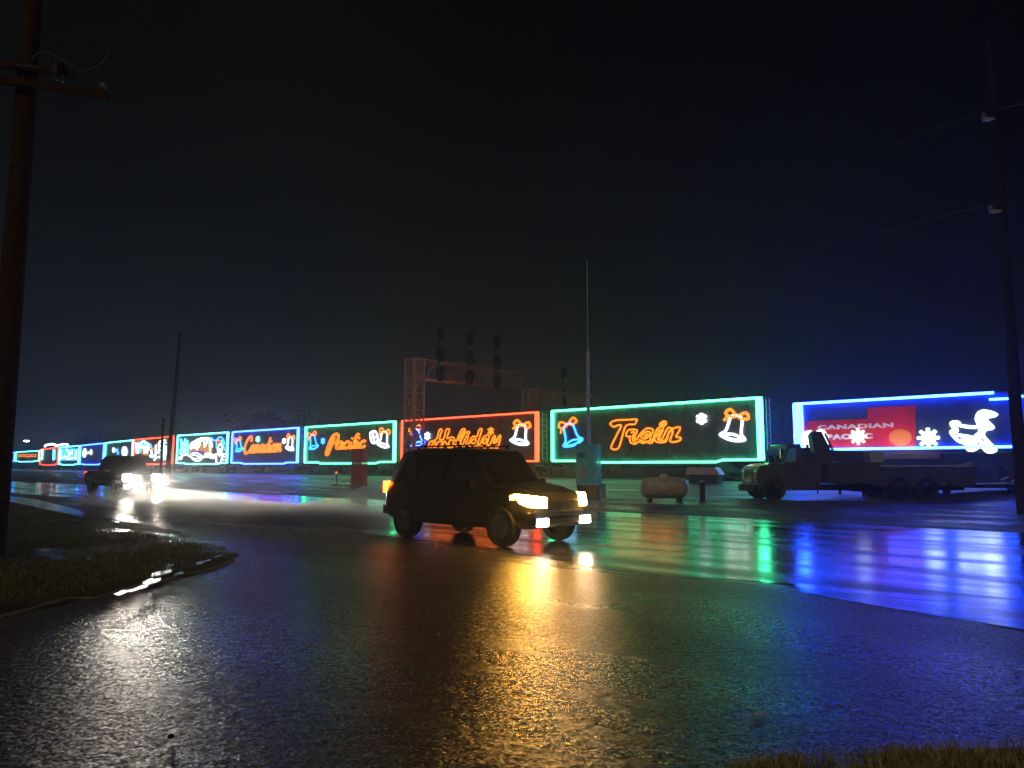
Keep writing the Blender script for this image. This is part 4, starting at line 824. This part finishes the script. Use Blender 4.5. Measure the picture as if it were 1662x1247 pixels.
a0, a1 = atY(30, 12.4, 402), atY(560, 9.0, -60); wireobj([tuple(a0), tuple((a0+a1)/2-Vector((0, 0, .10))), tuple(a1)], .008, 'long thin wire slanting up from the near pole across the sky', k=14)
p = atY(272, 60); pole('utility_pole', p.x, p.y, CZ+(757-532)/F*60-.3, .17, (2.2, 0), 'middle dark wooden utility pole in front of the church scene car')
p = atY(271.5, 59); pole('utility_pole', p.x-.5, p.y, CZ+(757-672)/F*59-.3, .12, (0, 0), 'short dark pole stub beside the middle utility pole')
p = atY(16, 92); pole('utility_pole', p.x, p.y, CZ+(757-616)/F*92-.3, .2, (.5, 0), 'distant thin utility pole left of the white floodlight')
Yq = 23.0; p = atY(1656, Yq); o = pole('utility_pole', p.x, p.y, 15.5, .17, (0, 0), 'tall dark utility pole at the right edge with small insulator brackets')
ends = []
for py, pxl in ((193, 1395), (372-30, 1400)):
    z = atY(1620, Yq, py).z; MB().box((-.22, -.05, z-gz(p.x, p.y)), (.34, .14, .09), bev=.01).build('bracket', M['galv'], o); insul(o, -.36, -.05, z-gz(p.x, p.y)+.03); ends.append((p.x-.36, p.y-.05, z+.2))
for (x, y, z), far_px, far_py, lb in ((ends[0], 960, 385, 'upper faint wire running left from the right pole'), (ends[1], 960, 470, 'lower faint wire running left from the right pole')):
    q = atY(far_px, 60, far_py); m2 = ((x+q.x)/2, (y+q.y)/2, (z+q.z)/2-.5)
    wireobj([(x, y, z), m2, tuple(q)], .008, lb, k=14)
    wireobj([(x, y, z), (x+6, y-3.5, z+.1)], .012, lb.replace('running left from', 'leaving the frame right of'), k=4)
# distant floodlight
p = atY(40, 250); o = empty('floodlight_mast', (p.x, p.y, .3), 0, 'distant white floodlight on a mast above the far train cars', 'street lamp'); zt = CZ+(757-717)/F*250
MB().cyl((0, 0, 0), (0, 0, zt-.3), .15, 8).build('pole', M['iron'], o); MB().lathe([(.2, -.3), (.9, 0), (.9, .15), (.2, .35)], (0, 0, zt-.3), 'z', 14).build('lamp_head', emit('flood', (.9, 1, .97), 9), o)
# trees behind the train
def tree(x, y, H, Wd, label):
    o = empty('tree', (x, y, .3), 0, label, 'tree', 'trees behind the train')
    t = MB().tube([(0, 0, 0), (.1, 0, H*.3), (0, .1, H*.6)], [.28, .2, .1], 8)
    for k in range(6):
        a = k*1.05; t.tube([(0, 0, H*(.25+.05*k)), (math.cos(a)*Wd*.3, math.sin(a)*Wd*.3, H*(.5+.06*k))], [.1, .03], 5)
    t.build('trunk', M['bark'], o); n = 2600; c_ = MB(); cl = [(random.gauss(0, Wd*.22), random.gauss(0, Wd*.22), H*random.uniform(.35, .9), random.uniform(.14, .26)*Wd) for _ in range(16)]
    for i in range(n):
        cx, cy, cz_, r = random.choice(cl); d = Vector((random.gauss(0, 1), random.gauss(0, 1), random.gauss(0, .8))).normalized()*r*random.uniform(.4, 1.1)
        a = Vector((cx, cy, cz_))+d; u = Vector((random.gauss(0, 1), random.gauss(0, 1), random.gauss(0, 1))).normalized()*.2; w_ = u.orthogonal().normalized()*.16
        c_.add([a-u, a+w_, a+u, a-w_], [(0, 1, 2, 3)])
    c_.build('crown', M['leaf'], o)
for px, Y, H, Wd, lb in ((402, 118, 10.8, 8, 'round dark tree rising above the blue script word car'), (440, 122, 10.2, 9, 'broad dark tree top right of the round one'), (478, 126, 9.4, 7, 'low dark tree between the blue and green script cars'),
      (190, 190, 9.3, 13, 'far dark tree crown over the green bell car'), (150, 200, 9.2, 13, 'far low tree over the blue bow tie car'), (245, 180, 8.5, 12, 'far low tree over the church scene car'), (20, 260, 10, 16, 'farthest low tree near the floodlight')):
    p = atY(px, Y); tree(p.x, p.y, H, Wd, lb)
# small stones on the lot
for (px, py, r, lb) in ((1229, 1161, .018, 'pale pebble with a dark shadow, on the right foreground asphalt'), (277, 1198, .02, 'dark pebble on the left foreground asphalt'), (428, 1141, .014, 'white pebble near the left foreground centre'), (712, 1030, .012, 'tiny leaf scrap on the centre asphalt')):
    p = at(px, py); bm = bmesh.new(); bmesh.ops.create_icosphere(bm, subdivisions=2, radius=r)
    for v_ in bm.verts: v_.co *= random.uniform(.8, 1.15); v_.co.z *= .7
    me = bpy.data.meshes.new('pebble'); bm.to_mesh(me); bm.free(); me.materials.append(M['white'] if r != .02 else M['black']); o = bpy.data.objects.new('pebble', me); C.collection.objects.link(o); o.location = (p.x, p.y, r*.5)
    tag(o, lb, 'pebble', 'pebbles on the asphalt')
# ------------------------------------------------------------------ haze and spray
def volume(name, d, col, an, noise=False):
    m = bpy.data.materials.new(name); m.use_nodes = True; t = m.node_tree; t.nodes.clear(); out = t.nodes.new('ShaderNodeOutputMaterial'); v_ = t.nodes.new('ShaderNodeVolumePrincipled')
    v_.inputs['Color'].default_value = (*col, 1); v_.inputs['Density'].default_value = d; v_.inputs['Anisotropy'].default_value = an; t.links.new(v_.outputs[0], out.inputs['Volume'])
    return m
hz = MB().box((-60, 120, 24), (560, 500, 51)).build('haze', volume('haze_air', .0019, (.85, .9, .95), .72)); tag(hz, kind='stuff')

def puff(name, cx, cy, L, Wd, H, d, label=None):
    bm = bmesh.new(); bmesh.ops.create_icosphere(bm, subdivisions=4, radius=1)
    for v_ in bm.verts:
        p_ = v_.co; k_ = 1+.10*math.sin(p_.x*7+cx)+.08*math.sin(p_.y*9+cy); v_.co = (p_.x*L/2*k_, p_.y*Wd/2*k_, max(.02, p_.z*H*k_+.02*H))
    me = bpy.data.meshes.new(name); bm.to_mesh(me); bm.free(); me.materials.append(volume(name+'_vapour', d, (.95, .93, .88), .45))
    o = bpy.data.objects.new(name, me); C.collection.objects.link(o); o.location = (cx, cy, 0); o.rotation_euler.z = fw; tag(o, kind='stuff')
for cx_, cy_, l_, w_, h_, d_ in ((-9.5, 25.0, 17, 5.5, .34, .30), (-12.5, 28.5, 12, 4.5, .5, .16), (-7.0, 22.0, 9, 3.8, .5, .34), (-14.5, 30.8, 9, 6.5, .6, .10), (-4.9, 19.9, 7, 2.8, .6, .55), (-3.6, 18.4, 3.4, 2.0, .95, .16), (-24.5, 43.5, 11, 5, .8, .12), (-18.7, 37.6, 2.6, 3.4, 1.5, .03)):  # last puff: mist added round the pickup lamps to make them bloom
    puff('spray_and_glow_mist', cx_, cy_, l_, w_, h_, d_)
